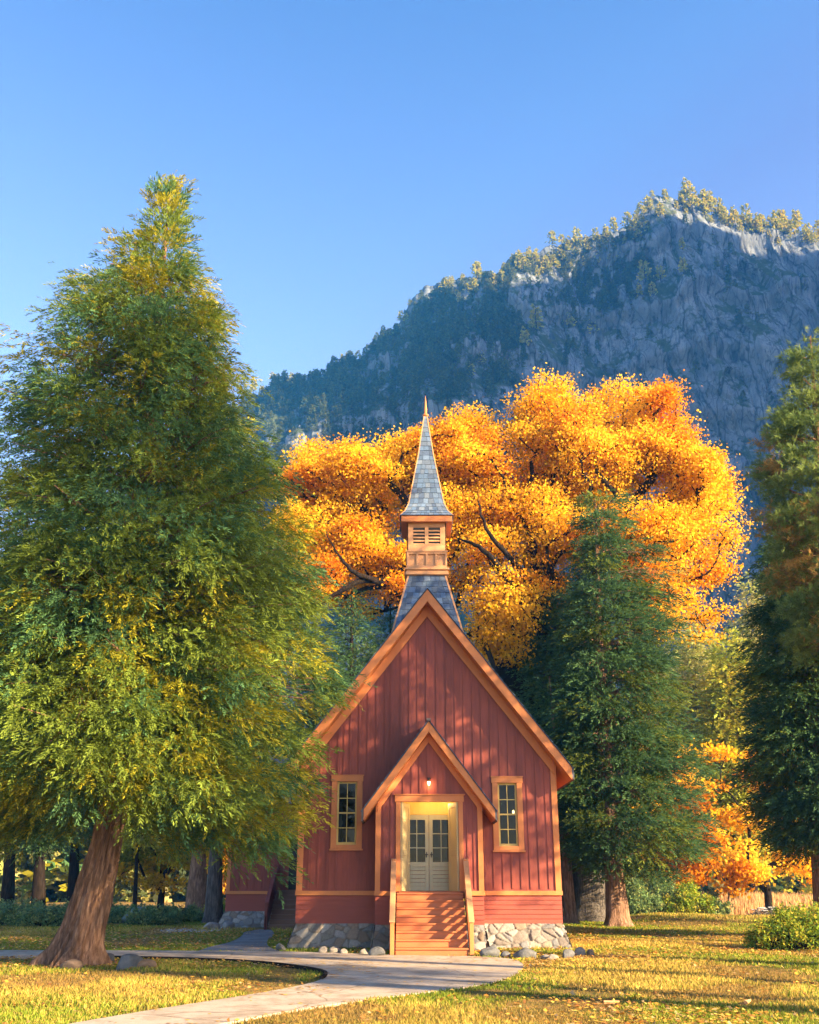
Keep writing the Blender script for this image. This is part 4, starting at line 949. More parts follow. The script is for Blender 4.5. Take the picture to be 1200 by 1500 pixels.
# ---- pale sunlit trees in the distance on the right
pale = simple_conifer('pale_pine', 1020, 905, 74, 1250, 85, 'pale', 51, 'pale dusty green pine with visible dark trunk beyond the dark conifers', 330, K=8, L=.8, Wd=.13, sig=.6)
simple_conifer('pale_pine', 1102, 842, 26, 1250, 95, 'pale', 52, 'narrow pale green spire tree in front of the cliff foot at right', 240, K=8, L=.7, Wd=.12, sig=.5)
simple_conifer('pale_pine', 1072, 935, 52, 1250, 80, 'yellowgreen', 53, 'rounded yellow green tree beside the dark cedar at right', 330, K=8, L=.8, Wd=.13, sig=.6)
simple_conifer('pale_pine', 955, 985, 50, 1280, 92, 'yellowgreen', 54, 'yellow green tree glimpsed through the dark conifer at right', 260, K=8, L=.8, Wd=.13, sig=.6)
YY = 62.0
def gold_small(px, py, L, Y, seed, n, label, ln=80, ls=.2, tr_=.22, pal=((.86, .48, .02), (.92, .60, .05), (.80, .36, .015)), sg=.4, cat='tree', name='yellow_maple'):
    b_ = at(px, py, Y); base = (b_.x, Y, float(gz(b_.x, Y))); lz = lobes_px(L, Y, seed, 1.0); zc = sum(l[2] for l in lz) / len(lz)
    return oak(name, base, lz, seed, n, ln, ls, label, [(0, 0, -.2), (.05, 0, zc * .25), (0, 0, zc * .5)], tr_, sigma=sg, pal=pal, cat=cat)
gold_small(1125, 1320, [(1140, 1125, 30), (1105, 1150, 34), (1075, 1190, 30), (1120, 1200, 36), (1150, 1245, 34), (1105, 1260, 30), (1165, 1275, 26), (1080, 1285, 20), (1050, 1150, 24), (1060, 1110, 18)], YY, 61, 520, 'small bright yellow tree over the dry meadow at right')
gold_small(960, 1310, [(940, 1110, 36), (985, 1140, 40), (1010, 1190, 34), (930, 1180, 36), (970, 1220, 40), (1020, 1240, 32), (920, 1240, 26), (990, 1275, 24), (905, 1130, 24)], 66, 62, 560, 'yellow tree glowing behind the lower boughs of the dark conifer')
gold_small(838, 1320, [(835, 1200, 22), (828, 1250, 22), (832, 1290, 16)], 70, 63, 160, 'small yellow tree seen past the chapel right corner')
# ---- left background
simple_conifer('background_conifer', 20, 1020, 60, 1215, 62, 'dark', 71, 'dark conifer behind the far left side of the big cedar', 170, K=6, L=.5, Wd=.08, sig=.4, loc_px=15)
simple_conifer('background_conifer', 110, 1060, 55, 1225, 70, 'dark', 72, 'dark conifer behind the leaning trunk', 150, K=6, L=.5, Wd=.08, sig=.45)
gold_small(235, 1320, [(215, 1215, 26), (250, 1200, 30), (280, 1230, 26), (225, 1265, 26), (262, 1275, 24), (200, 1240, 20), (300, 1200, 26), (180, 1270, 18)], 68, 73, 420, 'yellow green tree in the gap between leaning trunk and chapel wing',
           pal=((.44, .42, .04), (.66, .46, .03), (.30, .34, .04)), name='young_tree')
gold_small(335, 1320, [(325, 1240, 22), (345, 1200, 24), (330, 1290, 20), (318, 1270, 14), (350, 1250, 20)], 72, 74, 220, 'orange tinted young tree beside the chapel wing', pal=((.70, .38, .04), (.60, .42, .04), (.42, .34, .04)), name='young_tree')
simple_conifer('background_conifer', 296, 1130, 24, 1215, 56, 'cedar', 75, 'conifer with stout brown trunk left of the chapel wing', 80, L=.5, Wd=.08, bark='bark_red', trunk_r=.62, loc_px=290)
simple_conifer('background_conifer', 322, 1080, 24, 1215, 47, 'dark', 76, 'conifer with tapering blue grey trunk beside the chapel wing', 80, L=.45, Wd=.07, bark='bark_grey', trunk_r=.42, loc_px=315)
simple_conifer('background_conifer', 205, 1120, 16, 1225, 58, 'yellowgreen', 77, 'thin sapling with bare lower stem behind the leaning trunk', 45, L=.45, Wd=.08, trunk_r=.13, loc_px=200)
for i, (px_, tp_, w_, Y_, lb) in enumerate(((-60, 1000, 60, 75, 'dark conifer at the far left edge beyond the shrubs'), (60, 1120, 36, 56, 'bare stemmed dark conifer over the shrubs at far left'), (400, 1010, 60, 75, 'dark conifer filling in behind the chapel wing'))):
    simple_conifer('background_conifer', px_, tp_, w_, 1225, Y_, 'dark', 80 + i, lb, 120, K=6, L=.55, Wd=.09, sig=.45)

# ---- trees outside the frame to the right: their shade falls on the chapel and lawn
def shade_tree(x, y, h, r, zlow, seed, label, nb=120, spr=8, sn=6):
    zz = np.linspace(zlow, h, 10); t = (zz - zlow) / (h - zlow); q = r * (1 - t) ** .6 * (.7 + .3 * np.minimum(1, t * 4)) + .1
    return conifer('roadside_conifer', (x, y, 0), zz, q, q, [(0, 0, -.2, .6), (0, 0, .5, .42), (0, 0, h * .6, .2), (0, 0, h, .02)], 'cedar', seed, nb, sn, spr, 6, .5, .09, label, 'tree', 'conifers along the lane that shade the lawn', sig=.35, inner=.25)
GS = 'conifers along the lane that shade the lawn'
st1 = shade_tree(17.2, 17.9, 24, 3.6, 9.2, 91, 'tall open conifer near the lane, its shade falling on the chapel front', 150, 13, 4)
st2 = shade_tree(19.5, 5.8, 27.5, 3.9, 18.5, 92, 'very tall conifer with a long bare stem, its shade falling on the big cedar', 85, 9, 5)
st3 = shade_tree(27, 6.7, 21, 1.9, 13.5, 93, 'slender bare stemmed pine, first of the five thin ones along the lane', 50)
for (x_, y_, s_, rz_, w_) in ((31, 17.5, 1.0, 1.0, 'second'), (29, 1.5, .95, 2.2, 'third'), (36, 22, 1.1, 3.3, 'fourth'), (44, 31, 1.0, 4.4, 'fifth')):
    copy_tree(st3, (x_, y_, 0), rz_, s_, 'slender bare stemmed pine, %s of the five thin ones along the lane' % w_, 'tree', GS)

# ------------------------------------------------------------------ shrubs
def shrub(name, loc, blobs, seed, n, size, pal, label, cat='shrub', asp=.45, group=None, stems=True):
    rs = np.random.RandomState(seed); root = empty(name, loc, label, cat, group); pal = np.array(pal); P_ = []; Cc = []; paths = []
    tot = sum(b[3] ** 2 for b in blobs)
    for (x, y, z, r) in blobs:
        m = max(6, int(n * r * r / tot / 14)); d = unit(rs.randn(m, 3)); c0 = np.array([x, y, z]) + d * r * rs.rand(m, 1) ** .5 * np.array([1, 1, .8]); c0[:, 2] = np.maximum(c0[:, 2], .04)
        P_.append(np.repeat(c0, 14, 0) + rs.randn(m * 14, 3) * r * .14); Cc.append(np.repeat(pal[rs.randint(0, len(pal), m)] * (.75 + .5 * rs.rand(m, 1)), 14, 0))
        if stems:
            for q in c0[:max(4, m // 6)]: paths.append((np.array([[0, 0, .02], [(x + q[0]) / 2, (y + q[1]) / 2, q[2] * .6], q]), np.array([.014, .009, .004])))
    P_ = np.concatenate(P_); P_[:, 2] = np.maximum(P_[:, 2], .02)
    V, Q, c = leaves(rs, P_, size, np.concatenate(Cc), .4, asp); raw('foliage', V, Q, M['grass'], root, c)
    if paths: V, Q = tubes(paths, 4); raw('stems', V, Q, M['bark_dark'], root)
    return root
LG = ((.20, .30, .03), (.33, .37, .035), (.13, .22, .03), (.42, .36, .04))
p = gd(1165, 1394); shrub('leafy_bush', (p.x + .3, p.y + .9, float(gz(p.x, p.y))), [(0, 0, .5, .62), (-.6, .1, .36, .48), (.6, 0, .55, .7), (1.3, .3, .6, .75), (.2, .6, .72, .55), (-.3, .5, .45, .4), (-.9, .5, .25, .3)], 1, 16000, .085, LG, 'bright green leafy bush at the right edge of the lawn')
SHR = ((.12, .20, .08), (.17, .25, .08), (.09, .15, .07), (.25, .28, .09))
for i, (px_, Y_, s_, lb) in enumerate(((20, 44, 1.0, 'low grey green shrub at the far left edge behind the lawn'), (75, 42, .9, 'low grey green shrub left of the leaning trunk'), (185, 46, .75, 'shaded shrub just right of the leaning trunk'), (228, 44, .8, 'shrub in front of the pale boulders'),
                                     (262, 48, .7, 'shrub between the boulders and the stout brown trunk'), (330, 55, .8, 'yellow green shrub at the corner of the chapel wing'), (140, 50, .9, 'shrub half hidden by the leaning trunk'), (-40, 46, 1.1, 'broad shrub reaching in from the left edge'))):
    x_ = at(px_, 1330, Y_).x
    shrub('low_shrub', (x_, Y_, 0), [(0, 0, .4 * s_, .75 * s_), (-1.0 * s_, .2, .35 * s_, .65 * s_), (1.0 * s_, .1, .35 * s_, .6 * s_), (.4, .8, .6 * s_, .6 * s_), (-.5, .7, .55 * s_, .55 * s_)], 100 + i, 5200, .12, SHR if i != 5 else LG, lb, group='shrubs along the back of the left lawn')
for i, (px_, Y_, s_, pal_, lb) in enumerate(((925, 56, 1.3, SHR, 'green shrub just right of the reddish trunk'), (968, 60, 1.5, SHR, 'tall green shrub at the near end of the dry meadow'), (1010, 58, 1.2, LG, 'yellowish shrub at the edge of the dry meadow'), (1042, 62, 1.0, SHR, 'small dark shrub in front of the dry meadow'), (940, 66, 1.9, LG, 'large light green shrub behind the reddish trunk'))):
    x_ = at(px_, 1330, Y_).x
    shrub('meadow_shrub', (x_, Y_, float(gz(x_, Y_))), [(0, 0, .5 * s_, .7 * s_), (-.8 * s_, .2, .4 * s_, .5 * s_), (.8 * s_, .1, .45 * s_, .5 * s_), (.2, .5, 1.0 * s_, .55 * s_)], 120 + i, 5200, .15, pal_, lb, group='shrubs beside the dry meadow')

# ------------------------------------------------------------------ rocks
def rock(loc, sx, sy, sz, seed, label, col=(.36, .35, .34), group=None, name='rock', cat='rock', n=26):
    rs = np.random.RandomState(seed); u, v = np.meshgrid(np.linspace(0, 2 * np.pi, n, endpoint=False), np.linspace(0, np.pi, n // 2))
    d = np.stack([np.cos(u) * np.sin(v), np.sin(u) * np.sin(v), np.cos(v)], -1)
    r = 1 + .0 * u
    for _ in range(7):
        nn = unit(rs.randn(3)); k = rs.uniform(.55, .85); dot = (d * nn).sum(-1); r = np.where(dot > .05, np.minimum(r, k / np.maximum(dot, .05)), r)
    r = r * (1 + .06 * fbm(d[..., 0] * 3 + seed, d[..., 2] * 3 + d[..., 1] * 2, 3))
    V = (d * r[..., None] * np.array([sx, sy, sz]) * .62).reshape(-1, 3); m, kx = u.shape
    i = np.arange(m - 1)[:, None] * kx; j = np.arange(kx)[None]; Q = np.stack([i + j, i + kx + j, i + kx + (j + 1) % kx, i + (j + 1) % kx], -1).reshape(-1, 4)
    c = np.array(col) * (.85 + .3 * vnoise(V[:, 0] * 9 + seed, V[:, 2] * 9))[:, None]
    o = raw(name, V, Q, M['rock'], None, c, True); o.location = (loc[0], loc[1], loc[2] + sz * .3); o.rotation_euler = (0, 0, rs.rand() * 6)
    return tag(o, label, cat, group)
W, G, T = (.24, .215, .185), (.13, .135, .14), (.22, .15, .10)
GR = 'loose stones along the chapel front'
RK = [(718, 1400, .34, G, 'large grey stone beside the right foot of the front stairs'), (742, 1402, .22, G, 'small grey stone second right of the stair foot'), (771, 1403, .42, G, 'biggest blue grey stone in the row below the right foundation'),
      (799, 1404, .2, W, 'white stone left one of the pale pair near the chapel corner'), (811, 1405, .2, W, 'white stone right one of the pale pair near the chapel corner'), (832, 1402, .28, G, 'rounded grey stone just past the chapel right corner'),
      (850, 1398, .26, W, 'flat pale stone on the grass past the chapel right corner'), (865, 1398, .2, T, 'upright tan stone farthest right of the row'),
      (552, 1399, .3, G, 'grey stone against the left stair foot'), (534, 1397, .2, W, 'pale stone second left of the stair foot'), (503, 1396, .2, W, 'white stone in the middle of the bed below the left window'), (490, 1395, .24, W, 'pale flat stone in the bed below the left window'),
      (474, 1395, .24, W, 'white stone at the left end of the bed below the left window'), (411, 1391, .26, G, 'mossy grey stone at the path mouth by the side stairs')]
for i, (a, b, s_, c, lb) in enumerate(RK):
    p = gd(a, b + 2); rock((p.x, p.y, float(gz(p.x, p.y))), s_ * 1.15, s_ * .85, s_ * .8, 200 + i, lb, c, GR)
RK2 = [((310, 1362), .5, W, 'pale flat rock near the corner of the chapel wing'), ((335, 1362), .55, W, 'blue white rock against the wing foundation'), ((362, 1358), .75, W, 'large pale rock in front of the wing foundation'),
       ((156, 1411), .38, G, 'pale rock touching the right side of the leaning trunk'), ((188, 1421), .55, G, 'low grey rock in the leaf litter right of the leaning trunk'), ((212, 1420), .36, T, 'round brown rock at the end of the trunk rocks'), ((106, 1420), .34, T, 'mossy rock at the foot of the leaning trunk')]
for i, ((a, b), s_, c, lb) in enumerate(RK2):
    p = gd(a, b); rock((p.x, p.y, 0), s_ * 1.2, s_ * .8, s_ * .6, 230 + i, lb, c)
for i, (a, Y_, s_, lb) in enumerate(((206, 46, 1.9, 'broad pale teal boulder behind the shrubs in the left background'), (168, 47, 1.3, 'smaller pale boulder beside the leaning trunk in the background'))):
    rock((at(a, 1320, Y_).x, Y_, .0), s_, s_ * .7, s_ * .42, 250 + i, lb, (.13, .17, .155), name='boulder', cat='boulder')
def gravel(px_, py_, r, n, seed, label):
    rs = np.random.RandomState(seed); p = gd(px_, py_); mb = MB()
    for _ in range(n):
        a = rs.rand() * 6.28; q = r * rs.rand() ** .5; x_, y_ = p.x + q * math.cos(a), p.y + q * 1.6 * math.sin(a); s = rs.uniform(.03, .09); h = s * .7; t = rs.rand() * 6
        v = [(x_ + s * math.cos(t + k * 1.257) * rs.uniform(.7, 1.2), y_ + s * math.sin(t + k * 1.257) * rs.uniform(.7, 1.2), 0) for k in range(5)]; v2 = [(x_ + (a_ - x_) * .6, y_ + (b_ - y_) * .6, h) for a_, b_, _ in v]
        g_ = rs.uniform(.3, .6); mb.poly(v + v2, [(5, 6, 7, 8, 9)] + [(k, (k + 1) % 5, (k + 1) % 5 + 5, k + 5) for k in range(5)], (g_, g_ * .97, g_ * .93))
    return tag(mb.build('gravel', M['rock']), label, 'gravel', kind='stuff')
gravel(290, 1363, 1.3, 260, 3, 'pale gravel patch left of the chapel wing')
# brush pile on the meadow edge
bp = empty('brush_pile', (at(1130, 1328, 56).x, 56, float(gz(at(1130, 1328, 56).x, 56))), 'pile of cut branches and pale debris in front of the dry meadow', 'brush pile')
rs = np.random.RandomState(5); paths = []
for _ in range(150):
    a = rs.rand() * 6.28; r_ = rs.rand() ** .6 * 1.3; c0 = np.array([r_ * math.cos(a), r_ * math.sin(a) * .6, max(.03, .55 * (1 - r_ / 1.5) * rs.rand())]); d = unit(np.array([rs.randn(), rs.randn() * .5, rs.randn() * .25])) * rs.uniform(.3, .9)
    paths.append((np.array([c0 - d * .5, c0 + rs.randn(3) * .03, c0 + d * .5]), np.array([.022, .018, .008])))
V, Q = tubes(paths, 5); V[:, 2] = np.maximum(V[:, 2], 0); raw('branches', V, Q, M['bark_grey'], bp)
bb = MB()
for k in range(9):
    x_, y_ = rs.randn() * .35 - .2, rs.randn() * .2; bb.box(x_ - .18, x_ + .18, y_ - .05, y_ + .05, .3 + k * .02, .33 + k * .02, (.5, .52, .55))
bb.build('pale_boards', M['rock'], bp)
for i, (a, b, lb) in enumerate(((885, 1473, 'short pale wood chip lying on the right lawn'), (1093, 1473, 'tiny pale twig on the right lawn'))):
    p = gd(a, b); t_ = MB(); t_.cyl((0, 0, 0), .03, .02, .22, 7); o = t_.build('wood_chip', M['belfry']); o.location = (p.x, p.y, .04); o.rotation_euler = (0, R(88), i * 1.1 - .1); tag(o, lb, 'wood chip')

# ------------------------------------------------------------------ grass, dry meadow and fallen leaves
rs = np.random.RandomState(77)
def scatter(n, y0, y1, pw, lim=.47):
    Y = y0 + (y1 - y0) * rs.rand(n) ** pw; X = (rs.rand(n) * 2 - 1) * (Y * lim + 1.5)
    return X, Y
def free(X, Y, m=0.0):
    ok = ~inside(X, Y, PATH_XY) & ~inside(X, Y, SIDE_XY)
    ok &= ~((X > XC - HW - .2) & (X < XC + HW + .2) & (Y > 28.8 + .05) & (Y < 46)) & ~((X > -1.0) & (X < 2.05) & (Y > 27.9)&(Y < 30)) & ~((X > -.5) & (X < 1.6) & (Y > 25.7) & (Y < 29))
    ok &= ~((X > -7.8) & (X < -2.9) & (Y > 40.3) & (Y < 47.2)); return ok
X, Y = scatter(330000, 12.5, 62, 1.5); k = free(X, Y); X, Y = X[k], Y[k]
big = fbm(X / 4.5 + 31, Y / 4.5 + 8, 4); h = .035 + .035 * rs.rand(len(X)) + .03 * (big > .1)
h *= np.where(Y > 40, 1.6, 1.0); a = rs.rand(len(X)) * 6.28; wd = .006 + .0006 * Y; Z = gz(X, Y)
dx, dy = np.cos(a) * wd, np.sin(a) * wd; lx, ly = rs.randn(len(X)) * .5 * h, rs.randn(len(X)) * .5 * h
V = np.stack([np.stack([X - dx, Y - dy, Z], -1), np.stack([X + dx, Y + dy, Z], -1), np.stack([X + lx, Y + ly, Z + h], -1)], 1).reshape(-1, 3)
dryf = sstep(-.12, .25, big + .25 * rs.randn(len(X)) + np.where(X > 2, .0, -.10))[:, None]
c = (np.array([.19, .25, .025]) * (1 - dryf) + np.array([.47, .34, .075]) * dryf) * (.8 + .4 * rs.rand(len(X), 1)) * (.72 + .5 * vnoise(X / .8 + 9, Y / .8)[:, None])
soil = sstep(.12, .3, fbm(X / 2.2 + 77, Y / 2.8 + 13, 4))[:, None]; c = c * (1 - .6 * soil) + np.array([.22, .12, .05]) * .6 * soil; V[:, 2] -= np.repeat(soil[:, 0] * .035, 3)
tag(raw('grass', V, np.arange(len(V)).reshape(-1, 3), M['grass'], None, np.repeat(c[:, None], 3, 1).reshape(-1, 3)), 'short green and straw coloured lawn grass', 'grass', kind='stuff')
# tall dry meadow grass
n = 26000; X = rs.uniform(15, 75, n); Y = rs.uniform(68, 98, n); h = .55 + .5 * rs.rand(n); a = rs.rand(n) * 6.28; wd = .05; dx, dy = np.cos(a) * wd, np.sin(a) * wd; Z = gz(X, Y)
V = np.stack([np.stack([X - dx, Y - dy, Z], -1), np.stack([X + dx, Y + dy, Z], -1), np.stack([X + rs.randn(n) * .15, Y, Z + h], -1)], 1).reshape(-1, 3)
c = np.array([.62, .38, .17]) * (.7 + .5 * rs.rand(n, 1))
tag(raw('meadow_grass', V, np.arange(len(V)).reshape(-1, 3), M['grass'], None, np.repeat(c[:, None], 3, 1).reshape(-1, 3)), 'tall dry straw coloured meadow grass behind the right lawn', 'grass', kind='stuff')
# fallen leaves
X, Y = scatter(130000, 12.5, 60, 1.15)
dens = .10 + .7 * sstep(0, .35, fbm(X / 3 + 5, Y / 3 + 2, 3)) ; dens += .9 * ((X < -1.2) & (Y > 22) & (Y < 27)) + .25 * ((X > 2) & (Y > 26) & (Y < 50)) + .5 * ((X < -3) & (Y > 30) & (Y < 46))
onp = inside(X, Y, PATH_XY) | inside(X, Y, SIDE_XY); dens = np.where(onp, .02 + .30 * sstep(.05, .35, fbm(X / 1.3 + 50, Y / 1.6, 3)), dens); k = (rs.rand(len(X)) < dens) & (free(X, Y) | onp); X, Y, onp = X[k], Y[k], onp[k]
Z = gz(X, Y) + np.where(onp, .036, .03 + .03 * rs.rand(len(X)))
a = rs.rand(len(X)) * 6.28; s = (.017 + .02 * rs.rand(len(X))) * (1 + Y / 60); ca, sa = np.cos(a) * s, np.sin(a) * s; tl = rs.randn(len(X)) * .015 * ~onp + .004
Pc = np.stack([X, Y, Z], -1)
V = np.stack([Pc - np.stack([ca, sa, tl * 0], -1), Pc + np.stack([sa * .6, -ca * .6, tl], -1), Pc + np.stack([ca, sa, tl * .5], -1), Pc + np.stack([-sa * .6, ca * .6, -tl * 0], -1)], 1).reshape(-1, 3)
lp = np.array([(.62, .33, .05), (.5, .22, .04), (.34, .15, .045), (.72, .48, .09), (.45, .3, .14)]); c = lp[rs.randint(0, 5, len(X))] * (.7 + .5 * rs.rand(len(X), 1))
tag(raw('fallen_leaves', V, np.arange(len(V)).reshape(-1, 4), M['litter'], None, np.repeat(c[:, None], 4, 1).reshape(-1, 3)), 'yellow and brown fallen leaves scattered over lawn and path', 'fallen leaves', kind='stuff')

# ------------------------------------------------------------------ mountain
YR = 600.0
SKY = [(-600, 1100), (-200, 980), (0, 900), (200, 780), (300, 690), (345, 600), (358, 572), (392, 574), (400, 552), (430, 562), (470, 560), (495, 540), (520, 524), (540, 520), (556, 492), (590, 462), (600, 442), (622, 418), (650, 410), (690, 402), (720, 396), (760, 380), (800, 362), (840, 350), (890, 342), (920, 328), (940, 308), (962, 290), (985, 292), (1020, 304), (1060, 312), (1100, 320), (1140, 334), (1200, 345), (1300, 350), (1500, 330), (2100, 420)]
sk = np.array([tuple(at(a, b, YR)) for a, b in SKY])
def ridge(X): return np.interp(X, sk[:, 0], sk[:, 2])
def facets(X, z, sx, sz, seed, amp, tilt):
    gx = X / sx; gz_ = z / sz + .35 * gx; ix = np.floor(gx).astype(int); iz = np.floor(gz_).astype(int); best = np.full(np.shape(gx), 9e9); out_ = np.zeros(np.shape(gx))
    rt = np.random.RandomState(seed).rand(64, 64, 5)
    for a in (-1, 0, 1):
        for b in (-1, 0, 1):
            q = rt[(ix + a) & 63, (iz + b) & 63]; dx = gx - (ix + a + q[..., 0]); dz = gz_ - (iz + b + q[..., 1]); d = np.abs(dx) + np.abs(dz) * .8
            k = d < best; best = np.where(k, d, best); out_ = np.where(k, q[..., 2] * amp + (q[..., 3] - .5) * dx * tilt + (q[..., 4] - .5) * dz * tilt * .7, out_)
    return out_
def mtn(X, v):
    X = np.asarray(X, float); v = np.asarray(v, float)
    cl = sstep(20, 110, X)                                    # cliff on the right, gentler wooded slope on the left
    Wd = 300 * (1 - cl) + 150 * cl
    Rz = ridge(X) + (fbm(X / 9 + 60, X * 0 + 3, 4) * 6)
    vv = np.clip(v, 0, 1)
    z = Rz * vv
    # terraces
    tz = (z + fbm(X / 60, z / 200, 2) * 40) / 62.0
    Y = YR - Wd * (1 - vv) ** 1.05
    wx = X + fbm(X / 16, z / 40 + 3, 2) * 2.2; wz = z + fbm(X / 18 + 7, z / 16, 2) * 4
    rib = fbm(X / 60 + 11, z / 150 + 5, 3) * 26 + facets(wx, wz, 30, 90, 5, 11, 9) + facets(wx, wz, 9, 34, 6, 5.5, 3.5) + facets(wx, wz, 3.2, 9, 7, .8, .6)
    diag = np.abs(fbm((X + z * .6) / 40 + 44, (z - X * .5) / 80 + 4, 2)) * 12
    step = (tz - np.floor(tz)); ter = (sstep(.0, .25, step) - step) * -12
    fade = sstep(0, .1, 1 - vv) * .75 + .25
    Y = Y + (rib + diag * .55 - 8) * fade + ter * fade
    back = np.clip(v - 1, 0, 1); Y = Y + back * 260; z = z - back * 160 + fbm(X / 12, back * 20, 3) * 5 * (back > 0)
    return X, Y, z
xs = np.concatenate([np.linspace(-520, -130, 70), np.linspace(-129, 300, 520), np.linspace(302, 760, 70)]); vs_ = np.concatenate([np.linspace(0, .3, 30), np.linspace(.305, 1, 330), np.linspace(1.02, 1.6, 14)])
Xg, Vg = np.meshgrid(xs, vs_); A_, B_, C2 = mtn(Xg, Vg); V = np.stack([A_, B_, C2], -1).reshape(-1, 3); n_ = len(xs)
i = np.arange(len(vs_) - 1)[:, None] * n_ + np.arange(n_ - 1)[None]; Q = np.stack([i, i + 1, i + n_ + 1, i + n_], -1).reshape(-1, 4)
def m_rock():
    m, t, o = nodes('granite_cliff')
    st_ = tex(t, .14, 8, .7, (1, 1, .07)); sp_ = tex(t, .03, 7, .65); cr = tex(t, .20, 7, .72, (1, 1, .2)); veg = tex(t, .05, 8, .72, (1, 1, .9))
    base = ramp(t, st_, [(.3, (.06, .075, .09)), (.5, (.16, .19, .22)), (.7, (.30, .33, .355))])
    base = mix(t, .45, base, ramp(t, sp_, [(.35, (.07, .085, .10)), (.65, (.22, .25, .275))]))
    crk = ramp(t, cr, [(.38, (.38, .38, .38)), (.45, (1, 1, 1))]); base = mix(t, 1.0, base, crk, 'MULTIPLY')
    tc = t.nodes.new('ShaderNodeTexCoord'); mp = t.nodes.new('ShaderNodeMapping'); mp.inputs['Scale'].default_value = (1, .35, .28); t.links.new(tc.outputs['Object'], mp.inputs[0])
    nz = t.nodes.new('ShaderNodeTexNoise'); nz.inputs['Scale'].default_value = .05; nz.inputs['Detail'].default_value = 7; t.links.new(mp.outputs[0], nz.inputs['Vector'])
    ml = t.nodes.new('ShaderNodeVectorMath'); ml.operation = 'SCALE'; ml.inputs['Scale'].default_value = 22; t.links.new(nz.outputs['Color'], ml.inputs[0])
    av = t.nodes.new('ShaderNodeVectorMath'); t.links.new(ml.outputs[0], av.inputs[0]); t.links.new(mp.outputs[0], av.inputs[1])
    for sc_, wd_, dk_ in ((.055, .035, .30), (.17, .05, .5)):
        vo = t.nodes.new('ShaderNodeTexVoronoi'); vo.feature = 'DISTANCE_TO_EDGE'; vo.inputs['Scale'].default_value = sc_; t.links.new(av.outputs[0], vo.inputs['Vector'])
        base = mix(t, 1.0, base, ramp(t, vo.outputs['Distance'], [(0, (dk_, dk_, dk_)), (wd_, (1, 1, 1))]), 'MULTIPLY')
    ge = t.nodes.new('ShaderNodeNewGeometry'); sx = t.nodes.new('ShaderNodeSeparateXYZ'); t.links.new(ge.outputs['Normal'], sx.inputs[0])
    ad = t.nodes.new('ShaderNodeMath'); ad.operation = 'MULTIPLY_ADD'; t.links.new(sx.outputs[2], ad.inputs[0]); ad.inputs[1].default_value = .38; t.links.new(veg, ad.inputs[2])
    vf_ = ramp(t, ad.outputs[0], [(.66, (0, 0, 0)), (.74, (1, 1, 1))])
    gcol = ramp(t, cr, [(.35, (.025, .04, .018)), (.65, (.07, .085, .03))])
    pbr(t, o, mix(t, vf_, base, gcol), .95, bump(t, cr, .6, 2.0), .1); return m
M['granite'] = m_rock()
tag(raw('mountain', V, Q, M['granite'], smooth=False), kind='structure')
# unseen ridge added outside the frame, its crest shaped to shade the cliff
sxy = Vector((S.x, S.y)).normalized(); tanE = math.tan(SUN_EL)
def shade_ridge():
    XE = 720.0; ys_ = []; hs = []
    for px_ in (-200, 200, 300, 345, 400, 450, 520, 560, 600, 650, 700, 760, 820, 880, 930, 960, 1000, 1060, 1120, 1200, 1400, 1700):
        X0 = at(px_, 500, YR).x; Rz = float(ridge(X0)); dist = (XE - X0) / sxy.x; yy = YR - 12 + sxy.y * dist
        mar = 17 if px_ > 930 else (30 if 600 < px_ < 930 else 2)
        if px_ < 400: mar = 40
        ys_.append(yy); hs.append(Rz - mar + dist * tanE)
    o_ = np.argsort(ys_); ys_ = np.array(ys_)[o_]; hs = np.array(hs)[o_]
    yv = np.linspace(ys_[0] - 120, ys_[-1] + 200, 170); hv = np.interp(yv, ys_, hs); hv = hv * sstep(ys_[0] - 110, ys_[0] - 20, yv); hv += fbm(yv / 14, yv * 0 + 2, 4) * 7
    t_ = np.linspace(-1, 1, 41); Yg, Tg = np.meshgrid(yv, t_, indexing='ij'); Hh = hv[:, None] * (1 - np.abs(Tg) ** 1.25); Xg = XE + Tg * (230 + 0 * Yg) + fbm(Yg / 60, Tg * 3, 3) * 10 * (np.abs(Tg) > .1)
    Hh = Hh + fbm(Yg / 40, Xg / 40, 4) * 22 * (np.abs(Tg) > .06) * (1 - np.abs(Tg))
    V = np.stack([Xg, Yg, Hh - 1], -1).reshape(-1, 3); n = len(t_); i = np.arange(len(yv) - 1)[:, None] * n + np.arange(n - 1)[None]
    Q = np.stack([i, i + n, i + n + 1, i + 1], -1).reshape(-1, 4); tag(raw('shading_ridge', V, Q, M['granite']), kind='structure')
shade_ridge()
# trees on the mountain
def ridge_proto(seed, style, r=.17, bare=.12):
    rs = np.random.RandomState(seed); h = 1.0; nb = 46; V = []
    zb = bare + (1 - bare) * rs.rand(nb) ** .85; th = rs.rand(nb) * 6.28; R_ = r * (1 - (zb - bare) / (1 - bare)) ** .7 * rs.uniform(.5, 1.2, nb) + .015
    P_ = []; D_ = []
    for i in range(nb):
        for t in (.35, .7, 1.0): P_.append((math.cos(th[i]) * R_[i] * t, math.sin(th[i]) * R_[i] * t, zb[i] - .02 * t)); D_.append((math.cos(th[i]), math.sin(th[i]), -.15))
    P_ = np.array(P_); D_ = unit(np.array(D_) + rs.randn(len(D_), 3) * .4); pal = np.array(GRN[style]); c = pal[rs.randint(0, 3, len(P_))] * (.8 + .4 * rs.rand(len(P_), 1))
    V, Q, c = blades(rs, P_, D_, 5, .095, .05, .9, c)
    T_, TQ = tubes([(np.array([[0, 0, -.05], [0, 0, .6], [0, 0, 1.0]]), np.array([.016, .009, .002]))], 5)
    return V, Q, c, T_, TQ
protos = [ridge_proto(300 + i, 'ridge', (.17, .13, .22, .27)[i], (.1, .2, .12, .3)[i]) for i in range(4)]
objs = []
